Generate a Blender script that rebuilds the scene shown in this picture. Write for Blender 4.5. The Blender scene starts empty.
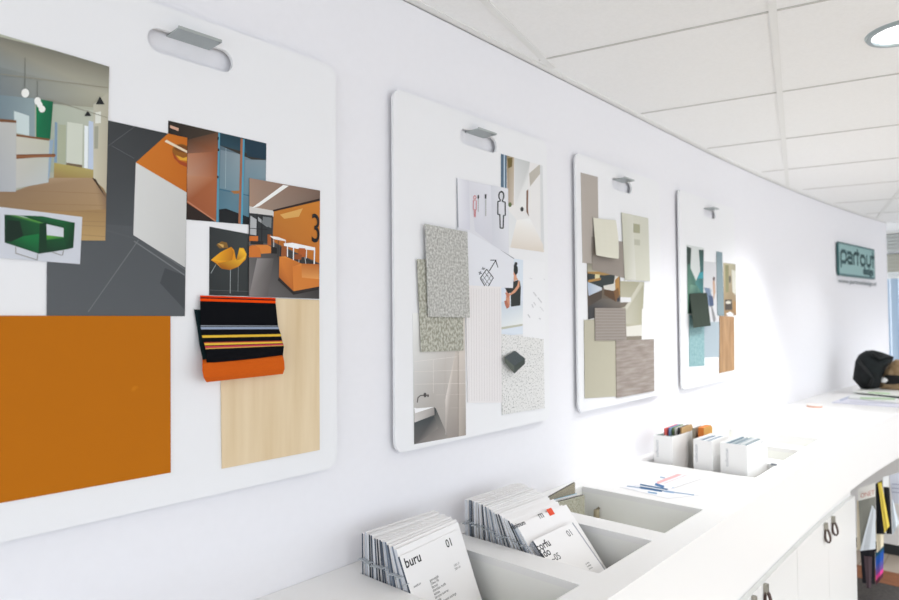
import bpy, math, random
from mathutils import Vector, Matrix
random.seed(7)
S = bpy.context.scene
COL = S.collection

# ------------------------------------------------------------------ camera
EYE = 1.88                      # eye height above the floor
FPX, YAW, PITCH, ROLL = 640.6195, math.radians(41.96319), math.radians(1.53800), math.radians(-0.46049)
CAM = Vector((0, 0, EYE))
_f = Vector((math.cos(YAW)*math.cos(PITCH), math.sin(YAW)*math.cos(PITCH), math.sin(PITCH)))
_r = _f.cross(Vector((0, 0, 1))).normalized()
_u = _r.cross(_f)
RGT = _r*math.cos(ROLL) + _u*math.sin(ROLL)
UPV = -_r*math.sin(ROLL) + _u*math.cos(ROLL)
FWD = _f
cd = bpy.data.cameras.new('camera'); cam = bpy.data.objects.new('camera', cd); COL.objects.link(cam)
cd.sensor_width = 36; cd.lens = FPX/899*36; cd.clip_start = 0.02
m = Matrix.Identity(4)
for i in range(3):
    m[i][0] = RGT[i]; m[i][1] = UPV[i]; m[i][2] = -FWD[i]; m[i][3] = CAM[i]
cam.matrix_world = m
cd.dof.use_dof = True; cd.dof.focus_distance = 1.75; cd.dof.aperture_fstop = 3.2
S.camera = cam

# ------------------------------------------------------------------ light, sky, exposure
S.view_settings.view_transform = 'Standard'; S.view_settings.look = 'None'
S.view_settings.gamma = 1; S.view_settings.use_curve_mapping = False
S.view_settings.exposure = 0.14
w = bpy.data.worlds.new('daylight'); S.world = w; w.use_nodes = True
w.node_tree.nodes['Background'].inputs[0].default_value = (0.86, 0.92, 1.0, 1)
w.node_tree.nodes['Background'].inputs[1].default_value = 1.6

def spot(name, loc, target, power, size_deg, blend, radius=0.08, color=(0.97, 0.985, 1.0)):
    l = bpy.data.lights.new(name, 'SPOT'); l.energy = power; l.spot_size = math.radians(size_deg)
    l.spot_blend = blend; l.shadow_soft_size = radius; l.color = color
    o = bpy.data.objects.new(name, l); COL.objects.link(o); o.location = loc
    o.rotation_euler = (Vector(target)-Vector(loc)).to_track_quat('-Z', 'Y').to_euler()
    return o
# ceiling downlights over the counter (nearest one visible top right), plus added unseen fill spots
LZ = EYE+0.93
spot('downlight_beam', (2.70, 0.29, LZ), (2.70, 0.50, 0), 30, 120, 0.9)
spot('downlight_beam', (4.75, 0.60, LZ), (4.2, 1.0, EYE-0.68), 125, 92, 1.0, 0.15)
spot('downlight_beam', (3.3, 0.62, LZ), (3.2, 1.02, EYE-0.68), 42, 90, 1.0, 0.12)  # added spot, brightens the wall foot and counter past the second board
spot('downlight_beam', (6.3, 0.35, LZ), (5.6, 0.95, EYE-0.68), 40, 84, 1.0, 0.15)
for _x, _y in ((0.6, -1.8), (3.2, -1.8), (5.8, -1.9), (8.2, -0.9)):
    spot('downlight_beam', (_x, _y, LZ), (_x, _y, 0), 200, 150, 0.8, 0.15)  # added unseen spots, light the floor so its bounce lifts the ceiling

# ------------------------------------------------------------------ helpers
def ray(px, py):
    return FWD + RGT*((px-449.5)/FPX) - UPV*((py-300)/FPX)
def onY(p, Y):
    r = ray(*p); return CAM + r*(Y/r.y)
def onX(p, X):
    r = ray(*p); return CAM + r*(X/r.x)
def onZ(p, Z):
    r = ray(*p); return CAM + r*((Z-EYE)/r.z)
def lin(c):
    if isinstance(c, str):
        c = c.lstrip('#'); c = [int(c[i:i+2], 16)/255 for i in (0, 2, 4)]
    return tuple(((v/12.92) if v <= 0.04045 else ((v+0.055)/1.055)**2.4) for v in c[:3]) + (1.0,)

def mat(name, color, rough=0.6, metal=0.0, spec=0.5, **k):
    M = bpy.data.materials.new(name); M.use_nodes = True
    nt = M.node_tree; b = nt.nodes['Principled BSDF']
    b.inputs['Base Color'].default_value = lin(color); b.inputs['Roughness'].default_value = rough
    b.inputs['Metallic'].default_value = metal; b.inputs['Specular IOR Level'].default_value = spec
    for kk, v in k.items(): b.inputs[kk.replace('_', ' ')].default_value = v
    M.diffuse_color = lin(color)
    return M
def N(M, t): return M.node_tree.nodes.new(t)
def L(M, a, b): M.node_tree.links.new(a, b)
def noise_mat(name, c1, c2, scale=(100, 100, 100), nscale=1.0, detail=3, rough=0.8, lo=0.35, hi=0.65, bump=0.0, spec=0.3):
    M = mat(name, c1, rough, spec=spec); b = M.node_tree.nodes['Principled BSDF']
    tc = N(M, 'ShaderNodeTexCoord'); mp = N(M, 'ShaderNodeMapping'); mp.inputs['Scale'].default_value = scale
    nz = N(M, 'ShaderNodeTexNoise'); nz.inputs['Scale'].default_value = nscale; nz.inputs['Detail'].default_value = detail
    cr = N(M, 'ShaderNodeValToRGB'); cr.color_ramp.elements[0].position = lo; cr.color_ramp.elements[1].position = hi
    cr.color_ramp.elements[0].color = lin(c1); cr.color_ramp.elements[1].color = lin(c2)
    L(M, tc.outputs['Object'], mp.inputs[0]); L(M, mp.outputs[0], nz.inputs['Vector'])
    L(M, nz.outputs[0], cr.inputs[0]); L(M, cr.outputs[0], b.inputs['Base Color'])
    if bump:
        bp = N(M, 'ShaderNodeBump'); bp.inputs['Strength'].default_value = bump; bp.inputs['Distance'].default_value = 0.002
        L(M, nz.outputs[0], bp.inputs['Height']); L(M, bp.outputs[0], b.inputs['Normal'])
    return M
def wave_mat(name, c1, c2, direction='Z', scale=100, rough=0.7, distort=0.0, bump=0.0, lo=0.3, hi=0.7, dscale=1.0):
    M = mat(name, c1, rough, spec=0.3); b = M.node_tree.nodes['Principled BSDF']
    tc = N(M, 'ShaderNodeTexCoord'); wv = N(M, 'ShaderNodeTexWave'); wv.bands_direction = direction
    wv.inputs['Scale'].default_value = scale; wv.inputs['Distortion'].default_value = distort
    wv.inputs['Detail Scale'].default_value = dscale
    cr = N(M, 'ShaderNodeValToRGB'); cr.color_ramp.elements[0].position = lo; cr.color_ramp.elements[1].position = hi
    cr.color_ramp.elements[0].color = lin(c1); cr.color_ramp.elements[1].color = lin(c2)
    L(M, tc.outputs['Object'], wv.inputs['Vector']); L(M, wv.outputs[0], cr.inputs[0]); L(M, cr.outputs[0], b.inputs['Base Color'])
    if bump:
        bp = N(M, 'ShaderNodeBump'); bp.inputs['Strength'].default_value = bump; bp.inputs['Distance'].default_value = 0.002
        L(M, wv.outputs[0], bp.inputs['Height']); L(M, bp.outputs[0], b.inputs['Normal'])
    return M

M_wall = noise_mat('wall_paint', '#eeedf0', '#efeef1', (40, 40, 40), 1, 2, 0.85)
M_ceil = noise_mat('ceiling_tile', '#f4f4f3', '#f7f7f6', (90, 90, 90), 1, 3, 0.95, bump=0.06)
M_trimw = mat('white_grid_metal', '#ebebe8', 0.5)
M_board = mat('white_board', '#eeeeef', 0.5)
M_counter = mat('white_laminate', '#efeeec', 0.38)
M_bin = mat('bin_lining', '#f3f3ee', 0.7)
M_door = mat('white_lacquer', '#e9e9e7', 0.4)
M_alu = mat('brushed_aluminium', '#b4bab9', 0.38, 0.85)
M_steel = mat('clip_steel', '#a9a69c', 0.35, 0.9)
M_leather = noise_mat('brown_leather', '#3c2a26', '#54403a', (200, 200, 200), 1, 2, 0.5)
M_paper = mat('white_paper', '#ececec', 0.7)
M_cover = mat('booklet_cover', '#efedec', 0.6)
M_black = mat('black_print', '#1c1c1f', 0.6)
M_dark = mat('dark_rail', '#22282a', 0.5)
M_glassw = mat('lamp_glass', '#ffffff', 0.3); 
_b = M_glassw.node_tree.nodes['Principled BSDF']; _b.inputs['Emission Color'].default_value = (1, 0.98, 0.96, 1); _b.inputs['Emission Strength'].default_value = 5.0
M_print = mat('printed_paper', '#ffffff', 0.55, spec=0.3)
_a = N(M_print, 'ShaderNodeAttribute'); _a.attribute_name = 'Col'; L(M_print, _a.outputs['Color'], M_print.node_tree.nodes['Principled BSDF'].inputs['Base Color'])
M_edgev = [mat('page_edge_'+n_, c_, .7) for n_, c_ in (('white', '#e6e9ee'), ('blue_grey', '#7f8a99'), ('slate', '#4a5360'), ('pale', '#c5cbd4'), ('light', '#dfe2e8'), ('charcoal', '#2e343c'))]
M_edges = wave_mat('page_edges', '#5c6673', '#dfe3e8', 'Y', 210, 0.7, 0.6, 0, 0.25, 0.75)
M_ring = mat('clear_plastic_ring', '#c9cfd4', 0.15, spec=0.6, Alpha=0.75)

WB = {}
class MB:
    """collects polygons; build() links them as one mesh object"""
    def __init__(s): s.v = []; s.f = []; s.m = []; s.c = []
    def poly(s, pts, mi=0, col=None):
        n = len(s.v); s.v += [Vector(p) for p in pts]; s.f.append(list(range(n, n+len(pts)))); s.m.append(mi)
        if col is None: col = (1, 1, 1, 1)
        if not isinstance(col, list): col = [col]*len(pts)
        s.c.append(col)
    def mesh(s, verts, faces, mi=0, col=None):
        n = len(s.v); s.v += [Vector(p) for p in verts]
        for f in faces:
            s.f.append([n+i for i in f]); s.m.append(mi); s.c.append([col or (1, 1, 1, 1)]*len(f))
    def box(s, a, b, mi=0, col=None):
        x0, y0, z0 = a; x1, y1, z1 = b
        v = [(x0, y0, z0), (x1, y0, z0), (x1, y1, z0), (x0, y1, z0), (x0, y0, z1), (x1, y0, z1), (x1, y1, z1), (x0, y1, z1)]
        s.mesh(v, [(3, 2, 1, 0), (4, 5, 6, 7), (0, 1, 5, 4), (1, 2, 6, 5), (2, 3, 7, 6), (3, 0, 4, 7)], mi, col)
    def slab(s, pts, off, mi=0, col=None, mside=None):
        """closed prism: pts = front polygon, off = vector to the back"""
        n = len(pts); off = Vector(off); P = [Vector(p) for p in pts]
        s.poly(P, mi, col); s.poly([p+off for p in reversed(P)], mi if mside is None else mside, col)
        for i in range(n):
            j = (i+1) % n
            s.poly([P[j], P[i], P[i]+off, P[j]+off], mi if mside is None else mside, col)
    def tube(s, path, r, k=8, mi=0, closed=False, ry=None):
        P = [Vector(p) for p in path]; n = len(P); rings = []
        for i, p in enumerate(P):
            a = P[(i-1) % n] if (closed or i > 0) else P[i]; b = P[(i+1) % n] if (closed or i < n-1) else P[i]
            t = (b-a).normalized(); h = Vector((0, 0, 1)) if abs(t.z) < 0.9 else Vector((1, 0, 0))
            u = t.cross(h).normalized(); q = t.cross(u)
            rr = r[i] if isinstance(r, list) else r
            rings.append([p+u*math.cos(2*math.pi*j/k)*rr+q*math.sin(2*math.pi*j/k)*(ry or rr) for j in range(k)])
        base = len(s.v); vs = [v for R_ in rings for v in R_]; fs = []
        for i in range(n if closed else n-1):
            i2 = (i+1) % n
            for j in range(k):
                j2 = (j+1) % k; fs.append((i*k+j, i*k+j2, i2*k+j2, i2*k+j))
        if not closed:
            fs.append(tuple(range(k-1, -1, -1))); fs.append(tuple((n-1)*k+j for j in range(k)))
        s.mesh(vs, fs, mi)
    def grid(s, rows, mi=0, cols=None, thick=None):
        """rows of points -> sheet; thick = offset vector for a back side"""
        nr, nc = len(rows), len(rows[0]); vs = [Vector(p) for r in rows for p in r]
        for i in range(nr-1):
            for j in range(nc-1):
                a = [vs[i*nc+j], vs[i*nc+j+1], vs[(i+1)*nc+j+1], vs[(i+1)*nc+j]]
                s.poly(a[::-1], mi, cols[i] if cols else None)
                if thick is not None: s.poly([p+Vector(thick) for p in a], mi, cols[i] if cols else None)
        if thick is not None:
            t = Vector(thick)
            def rim(p, q, c): s.poly([p, q, q+t, p+t], mi, c)
            for j in range(nc-1):
                rim(vs[j], vs[j+1], cols[0] if cols else None); rim(vs[(nr-1)*nc+j+1], vs[(nr-1)*nc+j], cols[-1] if cols else None)
            for i in range(nr-1):
                c = cols[i] if cols else None
                rim(vs[(i+1)*nc], vs[i*nc], c); rim(vs[i*nc+nc-1], vs[(i+1)*nc+nc-1], c)
    def build(s, name, mats, parent=None, loc=None, smooth=False, weld=False):
        if not isinstance(mats, (list, tuple)): mats = [mats]
        me = bpy.data.meshes.new(name)
        pw = WB.get(parent.name, parent.location.copy()) if parent else Vector((0, 0, 0))
        base = Vector(loc) if loc is not None else pw.copy()
        me.from_pydata([tuple(v-base) for v in s.v], [], s.f)
        for mm in mats: me.materials.append(mm)
        for p, i in zip(me.polygons, s.m): p.material_index = i; p.use_smooth = smooth
        ca = me.color_attributes.new('Col', 'FLOAT_COLOR', 'CORNER'); k = 0
        for p, cc in zip(me.polygons, s.c):
            for q, li in enumerate(p.loop_indices): ca.data[li].color = cc[q]
        if weld:
            import bmesh
            bm = bmesh.new(); bm.from_mesh(me); bmesh.ops.remove_doubles(bm, verts=bm.verts, dist=1e-5)
            bmesh.ops.recalc_face_normals(bm, faces=bm.faces); bm.to_mesh(me); bm.free()
        o = bpy.data.objects.new(name, me); COL.objects.link(o)
        WB[o.name] = base.copy()
        if parent: o.parent = parent; o.location = base - pw
        else: o.location = base
        return o
def smooth_angle(o, a=30):
    for p in o.data.polygons: p.use_smooth = True
    o.data.set_sharp_from_angle(angle=math.radians(a))
def tag(o, label, cat, group=None, kind=None):
    if label: o['label'] = label
    if cat: o['category'] = cat
    if group: o['group'] = group
    if kind: o['kind'] = kind
    return o
def thing(name, label, cat, loc, group=None):
    o = bpy.data.objects.new(name, None); COL.objects.link(o); o.location = loc; o.empty_display_size = 0.05
    return tag(o, label, cat, group)
def struct(name, mb, mats, **k):
    o = mb.build(name, mats, **k); o['kind'] = 'structure'; return o

def text_polys(txt, size, bold=0.0, sx=1.0, spacing=1.0):
    cu = bpy.data.curves.new('lettering', 'FONT'); cu.body = txt; cu.size = size; cu.offset = bold; cu.space_character = spacing
    cu.resolution_u = 3
    o = bpy.data.objects.new('lettering', cu); COL.objects.link(o)
    bpy.context.view_layer.update()
    dg = bpy.context.evaluated_depsgraph_get(); me = o.evaluated_get(dg).to_mesh()
    vs = [(v.co.x*sx, v.co.y) for v in me.vertices]; fs = [tuple(p.vertices) for p in me.polygons]
    o.evaluated_get(dg).to_mesh_clear(); bpy.data.objects.remove(o); bpy.data.curves.remove(cu)
    return vs, fs
def add_text(mb, txt, org, ux, uy, size, mi=0, col=None, bold=0.0, sx=1.0, spacing=1.0):
    vs, fs = text_polys(txt, size, bold, sx, spacing)
    org, ux, uy = Vector(org), Vector(ux), Vector(uy)
    mb.mesh([org+ux*x+uy*y for x, y in vs], fs, mi, col)

# ------------------------------------------------------------------ plan of wall and counter
def wallY(x): return 1.4 - (0.0135*(x-3.5)**2 if x > 3.5 else 0)
def frontY(x): return 0.76 - (0.025*(x-3.3)**2 if x > 3.3 else 0) if x < 6.2 else 0.76-0.025*2.9**2-(x-6.2)*0.12
def frange(a, b, n): return [a+(b-a)*i/(n-1) for i in range(n)]
CT = EYE-0.677      # counter top
CEIL = EYE+0.98
XE = 8.25           # wall end

# ------------------------------------------------------------------ structure
b = MB(); b.box((-3, -4.5, -0.1), (10.2, 3.0, 0))
M_floor = mat('wood_floor', '#6b4a3a', 0.45); nt = M_floor.node_tree
tc = N(M_floor, 'ShaderNodeTexCoord'); br = N(M_floor, 'ShaderNodeTexBrick'); br.inputs['Scale'].default_value = 1.0
br.inputs['Brick Width'].default_value = 1.4; br.inputs['Row Height'].default_value = 0.14; br.inputs['Mortar Size'].default_value = 0.003
br.inputs['Color1'].default_value = lin('#b3a899'); br.inputs['Color2'].default_value = lin('#a3978a'); br.inputs['Mortar'].default_value = lin('#7d6d5e')
L(M_floor, tc.outputs['Object'], br.inputs['Vector']); L(M_floor, br.outputs[0], nt.nodes['Principled BSDF'].inputs['Base Color'])
struct('floor', b, M_floor)
b = MB(); b.box((-3, -4.5, CEIL), (10.2, 3.0, CEIL+0.1)); struct('ceiling', b, M_ceil)
# curved display wall
b = MB(); xs = [-3, -1, 1, 3, 3.5]+frange(3.7, XE, 26)
for x0, x1 in zip(xs[:-1], xs[1:]):
    z0, z1 = 0, CEIL-0.006
    b.poly([(x0, wallY(x0), z0), (x1, wallY(x1), z0), (x1, wallY(x1), z1), (x0, wallY(x0), z1)])
    b.poly([(x1, wallY(x1)+0.12, z0), (x0, wallY(x0)+0.12, z0), (x0, wallY(x0)+0.12, z1), (x1, wallY(x1)+0.12, z1)])
    b.poly([(x0, wallY(x0), z1), (x1, wallY(x1), z1), (x1, wallY(x1)+0.12, z1), (x0, wallY(x0)+0.12, z1)])
b.poly([(XE, wallY(XE), 0), (XE, wallY(XE)+0.12, 0), (XE, wallY(XE)+0.12, CEIL-.006), (XE, wallY(XE), CEIL-.006)])
b.poly([(-3, wallY(0)+0.12, 0), (-3, wallY(0), 0), (-3, wallY(0), CEIL-.006), (-3, wallY(0)+0.12, CEIL-.006)])
o = struct('wall_left', b, M_wall, smooth=False, weld=True)
smooth_angle(o)
# ceiling edge angle along the wall
b = MB()
for x0, x1 in zip(xs[:-1], xs[1:]):
    ya, yb = wallY(x0)-0.028, wallY(x1)-0.028
    za = CEIL-0.003
    b.poly([(x0, ya, za), (x0, wallY(x0)-0.001, za), (x1, wallY(x1)-0.001, za), (x1, yb, za)])
    b.poly([(x0, ya, za), (x1, yb, za), (x1, yb, CEIL), (x0, ya, CEIL)])
struct('trim_1', b, M_trimw)
# ceiling grid: main tees and cross tees, turned 13.4 degrees to the wall
PH = math.radians(13.412); gx = Vector((math.cos(PH), math.sin(PH), 0)); gy = Vector((-math.sin(PH), math.cos(PH), 0))
def tee(b, u0, v0, u1, v1, wd, hh):
    A = gx*u0+gy*v0; B_ = gx*u1+gy*v1; t = (B_-A).normalized(); s_ = Vector((-t.y, t.x, 0))*wd/2
    def clip(P, Q):        # keep in the room and in front of the wall
        n = 200; pts = [P+(Q-P)*i/n for i in range(n+1)]
        ok = [p for p in pts if p.x > -2.9 and p.x < 10 and p.y > -4.4 and (p.y < wallY(p.x)-0.02 if p.x < XE+.1 else p.y < 2.8)]
        return (ok[0], ok[-1]) if len(ok) > 1 else None
    c = clip(A, B_)
    if not c: return
    A, B_ = c; z = Vector((0, 0, CEIL))
    pts = [A-s_+z, B_-s_+z, B_+s_+z, A+s_+z]
    b.slab([p-Vector((0, 0, hh)) for p in pts][::-1], (0, 0, hh-0.0005))
b = MB()
for k in range(-6, 6): tee(b, -5, 0.053+0.78*k, 12, 0.053+0.78*k, 0.024, 0.004)
struct('trim_2', b, M_trimw)
b = MB()
for k in range(-7, 12): tee(b, 2.295+0.857*k, -6, 2.295+0.857*k, 4, 0.010, 0.003)
struct('trim_3', b, mat('grid_joint', '#c9c8c3', 0.6))
# far wall with a tall window
WX = 9.5
b = MB()
b.box((WX, -4.5, 0), (WX+0.15, -0.4, CEIL)); b.box((WX, -0.4, 0), (WX+0.15, 1.75, 0.65)); b.box((WX, -0.4, EYE+0.74), (WX+0.15, 1.75, CEIL)); b.box((WX, 1.75, 0), (WX+0.15, 3, CEIL))
struct('wall_back', b, M_wall)
b = MB()
for y in (-0.4, 0.67, 1.71): b.box((WX+0.02, y, 0.65), (WX+0.08, y+0.05, EYE+0.74))
b.box((WX+0.015, -0.4, EYE+0.44), (WX+0.085, 1.75, EYE+0.50)); b.box((WX+0.02, -0.4, 0.65), (WX+0.08, 1.75, 0.70)); b.box((WX+0.01, -0.4, EYE+0.72), (WX+0.08, 1.75, EYE+0.755), 1)
o = struct('window_1', b, [M_trimw, mat('dark_window_head', '#3e4446', .6)])
b = MB(); b.box((WX+0.045, -0.38, 0.70), (WX+0.05, 1.72, EYE+0.72))
gl = MB.build(b, 'pane', mat('window_glass', '#e8f2fa', 0.05, Alpha=0.25), o)
# roller slats above the window and vertical blinds
b = MB()
for k in range(5): b.box((WX-0.05, -0.5, EYE+0.765+k*0.042), (WX-0.01, 1.8, EYE+0.800+k*0.042))
tag(b.build('slatted_valance', mat('valance_grey', '#b9bcb9', .7), loc=(WX-.03, .6, EYE+.76)), 'pale grey horizontal slats above the far window behind the wall end', 'valance')
bl = thing('vertical_blind', 'blue grey vertical blind hanging in the far window', 'blind', (WX-0.04, 0.6, EYE+0.45))
b = MB(); b.box((WX-0.06, -0.4, EYE+0.43), (WX-0.02, 1.75, EYE+0.45)); b.build('head_rail', M_trimw, bl)
b = MB()
for k in range(5): b.box((WX-0.05, -0.5, EYE+0.505+k*0.045), (WX-0.035, 1.8, EYE+0.548+k*0.045))
tag(b.build('roller_blind', mat('beige_blind', '#a5a498', .8), loc=(WX-.04, .6, EYE+.6)), 'beige slatted blind in the upper pane of the far window', 'blind')
M_slat = mat('blind_slat', '#b4c8db', .8)
for k in range(24):
    b = MB(); y = -0.38+k*0.09; b.slab([(WX-0.02, y, 0.72), (WX-0.055, y+0.075, 0.72), (WX-0.055, y+0.075, EYE+0.43), (WX-0.02, y, EYE+0.43)], (0.001, 0.001, 0)); b.build('slat', M_slat, bl)

# recessed downlight in the ceiling
dl = thing('ceiling_downlight', 'round recessed downlight with a glowing glass in the ceiling corner', 'ceiling light', (2.70, 0.29, CEIL))
b = MB(); n = 40; C0 = Vector((2.70, 0.29, CEIL))
def ringpts(r, z): return [C0+Vector((r*math.cos(2*math.pi*i/n), r*math.sin(2*math.pi*i/n), z)) for i in range(n)]
R1, R2, R3, R4 = ringpts(0.118, -0.0005), ringpts(0.112, -0.010), ringpts(0.098, -0.010), ringpts(0.094, -0.002)
for A, B_ in ((R1, R2), (R2, R3), (R3, R4)):
    for i in range(n): j = (i+1) % n; b.poly([A[i], A[j], B_[j], B_[i]])
b.build('trim_ring', mat('lamp_trim', '#a9b3b4', 0.3, 0.6), dl, smooth=True)
b = MB(); b.poly(ringpts(0.097, -0.003)[::-1]); b.build('lamp_glass', M_glassw, dl)

# ------------------------------------------------------------------ counter
BINS = [(1.115, 1.43), (1.525, 1.85), (1.94, 2.26), (2.835, 3.15), (3.26, 3.555), (3.667, 3.965)]
BY0, BY1 = 0.852, 1.33
ctr = thing('display_counter', 'long white counter with sunken bins curving along the display wall', 'counter', (2.5, 1.08, 0.6))
xs = sorted(set([0.0, 0.5]+[v for q in BINS for v in q]+frange(4.1, 8.15, 22)))
def lev(x):
    a, d = frontY(x), wallY(x)-0.0015
    if x < 4.05: return [a, BY0, BY1, d]
    return [a, a+0.09, (a+d)/2, d]
b = MB(); TH = 0.02
def hole(i, j):
    return j == 1 and any(abs(xs[i]-q[0]) < 1e-6 for q in BINS)
for i in range(len(xs)-1):
    la, lb = lev(xs[i]), lev(xs[i+1])
    for j in range(3):
        if hole(i, j): continue
        q = [(xs[i], la[j]), (xs[i+1], lb[j]), (xs[i+1], lb[j+1]), (xs[i], la[j+1])]
        b.poly([(x, y, CT) for x, y in q]); b.poly([(x, y, CT-TH) for x, y in q[::-1]])
        for (p, r_, di, dj) in ((q[0], q[1], 0, -1), (q[1], q[2], 1, 0), (q[2], q[3], 0, 1), (q[3], q[0], -1, 0)):
            ii, jj = i+di, j+dj
            if jj < 0 or jj > 2 or ii < 0 or ii >= len(xs)-1 or hole(ii, jj):
                b.poly([(p[0], p[1], CT-TH), (r_[0], r_[1], CT-TH), (r_[0], r_[1], CT), (p[0], p[1], CT)])
b.build('worktop', M_counter, ctr)
FB = EYE-0.975
b = MB(); fx = [0.0, 1, 2, 3, 3.3]+frange(3.5, 8.15, 24)
for x0, x1 in zip(fx[:-1], fx[1:]):
    a0, a1 = frontY(x0), frontY(x1)
    b.poly([(x0, a0, FB), (x1, a1, FB), (x1, a1, CT-TH), (x0, a0, CT-TH)])
    b.poly([(x1, a1+.018, FB), (x0, a0+.018, FB), (x0, a0+.018, CT-TH), (x1, a1+.018, CT-TH)])
    b.poly([(x0, a0, FB), (x0, a0+.018, FB), (x1, a1+.018, FB), (x1, a1, FB)])
o = b.build('fascia', M_counter, ctr, weld=True)
smooth_angle(o)
b = MB()
for x0, x1 in zip(fx[:-1], fx[1:]):
    b.slab([(x0, frontY(x0)+.018, FB+.02), (x1, frontY(x1)+.018, FB+.02), (x1, wallY(x1)-.002, FB+.02), (x0, wallY(x0)-.002, FB+.02)], (0, 0, -0.016))
b.build('underside_panel', M_counter, ctr)
b = MB(); b.box((0, .762, FB), (0.018, 1.398, CT-TH)); b.build('end_panel', M_counter, ctr)
for (x0, x1) in BINS:
    b = MB(); z0, z1, t = CT-0.215, CT-TH, 0.006; y0, y1 = BY0, BY1
    b.box((x0-t, y0-t, z0-t), (x1+t, y1+t, z0)); b.box((x0-t, y0-t, z0), (x0, y1+t, z1)); b.box((x1, y0-t, z0), (x1+t, y1+t, z1))
    b.box((x0, y0-t, z0), (x1, y0, z1)); b.box((x0, y1, z0), (x1, y1+t, z1)); b.build('bin', M_bin, ctr)
BZ = CT-0.215

# base cabinets under the counter
def cabinet(x0, x1, label, first=None):
    mid = (x0+x1)/2; t = thing('base_cabinet', label, 'cabinet', (mid, frontY(mid)+0.3, 0))
    def strip(b, xa, xb, off0, off1, z0, z1):
        n = 5; X = frange(xa, xb, n)
        pts = [(x, frontY(x)+off0, z0) for x in X]+[(x, (frontY(x)+off1) if off1 < 0.4 else wallY(x)-0.004, z0) for x in reversed(X)]
        b.slab(pts[::-1], (0, 0, z1-z0))
    b = MB(); strip(b, x0+.001, x1-.001, 0.075, 0.5, 0.08, FB-0.003); b.build('body', M_door, t)
    b = MB(); strip(b, x0+.005, x1-.005, 0.12, 0.5, 0.0, 0.08); b.build('plinth', M_dark, t)
    for s_, (a, c) in enumerate(((x0+.002, mid-.0015), (mid+.0015, x1-.002))):
        b = MB(); strip(b, a, c, 0.052, 0.0735, 0.09, EYE-1.08); d = b.build('door', M_door, t)
        hx = mid+(-0.075 if s_ == 0 else 0.075); y = frontY(hx)+0.052
        b = MB(); ht = EYE-1.0765; ht -= .006; b.box((hx-.009, y-.017, ht-.040), (hx+.009, y-.0005, ht))
        h = b.build('handle', M_steel, d, loc=(hx, y, ht-.02))
        b = MB(); loop = []
        for i in range(17):
            q = i/16*2*math.pi; zz = (1-math.cos(q))/2
            loop.append((hx, y-.012-0.012*math.sin(q)*(0.35+0.65*zz)-.006*zz, ht-.034-0.062*zz))
        # band: width along the door, thin across
        k = len(loop)
        for i in range(k-1):
            p, q_ = Vector(loop[i]), Vector(loop[i+1]); e = Vector((.010, 0, 0)); nn = (q_-p).cross(e).normalized()*.006
            b.slab([p-e, p+e, q_+e, q_-e], nn)
        b.build('strap', M_leather, h)
    return t
cabinet(0.97, 2.128, 'white two-door base cabinet under the nearest counter bins')
cabinet(2.13, 3.289, 'white base cabinet whose looped leather handles show at the bottom edge')
cabinet(3.29, 4.448, 'white base cabinet with two leather loop handles beside the hanging samples')
cabinet(6.05, 7.2, 'white cabinet beyond the gap where fabric samples hang')

# ------------------------------------------------------------------ pin boards
YB = 1.378       # front face of the boards
def board(name_px, label, first=False):
    # name_px: (x left, x right) on the wall, pill centre
    x0, x1, cx, Yb = name_px; z0, z1 = EYE-0.398, EYE+0.682; r = 0.035
    t = thing('pin_board', label, 'display board', ((x0+x1)/2, Yb+.004, z0), 'large white display boards hung along the wall')
    out = []
    for (ax, az, a0) in ((x1-r, z1-r, 0), (x0+r, z1-r, 90), (x0+r, z0+r, 180), (x1-r, z0+r, 270)):
        for i in range(9):
            a = math.radians(a0+i*90/8); out.append((ax+r*math.cos(a), az+r*math.sin(a)))
    cz = EYE+0.6025; hw, hr = 0.0725, 0.0265; inn = []
    for i in range(13):
        a = math.radians(-90+i*180/12); inn.append((cx+hw+hr*math.cos(a), cz+hr*math.sin(a)))
    for i in range(13):
        a = math.radians(90+i*180/12); inn.append((cx-hw+hr*math.cos(a), cz+hr*math.sin(a)))
    import bmesh
    bm = bmesh.new()
    vo = [bm.verts.new((p[0], Yb, p[1])) for p in out]; vi = [bm.verts.new((p[0], Yb, p[1])) for p in inn]
    eds = [bm.edges.new((L_[i], L_[(i+1) % len(L_)])) for L_ in (vo, vi) for i in range(len(L_))]
    res = bmesh.ops.triangle_fill(bm, edges=eds, use_beauty=True)
    faces = [f for f in bm.faces]
    # drop faces inside the hole
    for f in faces[:]:
        c = f.calc_center_median()
        if abs(c.z-cz) < hr*0.98 and abs(c.x-cx) < hw*0.98 and all(v in vi for v in f.verts): bm.faces.remove(f)
    ext = bmesh.ops.extrude_face_region(bm, geom=list(bm.faces))
    for v in [g for g in ext['geom'] if isinstance(g, bmesh.types.BMVert)]: v.co.y += 0.009
    bmesh.ops.recalc_face_normals(bm, faces=bm.faces)
    bmesh.ops.translate(bm, verts=bm.verts, vec=-t.location)
    me = bpy.data.meshes.new('panel'); bm.to_mesh(me); bm.free(); me.materials.append(M_board)
    o = bpy.data.objects.new('panel', me); COL.objects.link(o); o.parent = t
    return t
BP = [(0.262, 1.078, 0.675), (1.290, 2.108, 1.690), (2.323, 3.142, 2.733), (3.388, 4.27, 3.84)]
BLAB = ['board nearest the camera, with orange panel and striped textile', 'second board from the left, with grey felt and bathroom photo', 'third board, with taupe and beige samples', 'farthest board, with teal swatches and oak strip']
import_labels = ['large white display board nearest the camera, carrying the orange samples', 'large white display board carrying the grey felt swatches and tiled bathroom photo', 'large white display board carrying the taupe and beige samples', 'large white display board farthest away, carrying teal samples and an oak strip']
for q, lb in zip(BP, import_labels): board((q[0], q[1], q[2], YB), lb)
HL = ['orange samples', 'grey felt swatches', 'taupe and beige samples', 'teal samples and oak strip']
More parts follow.
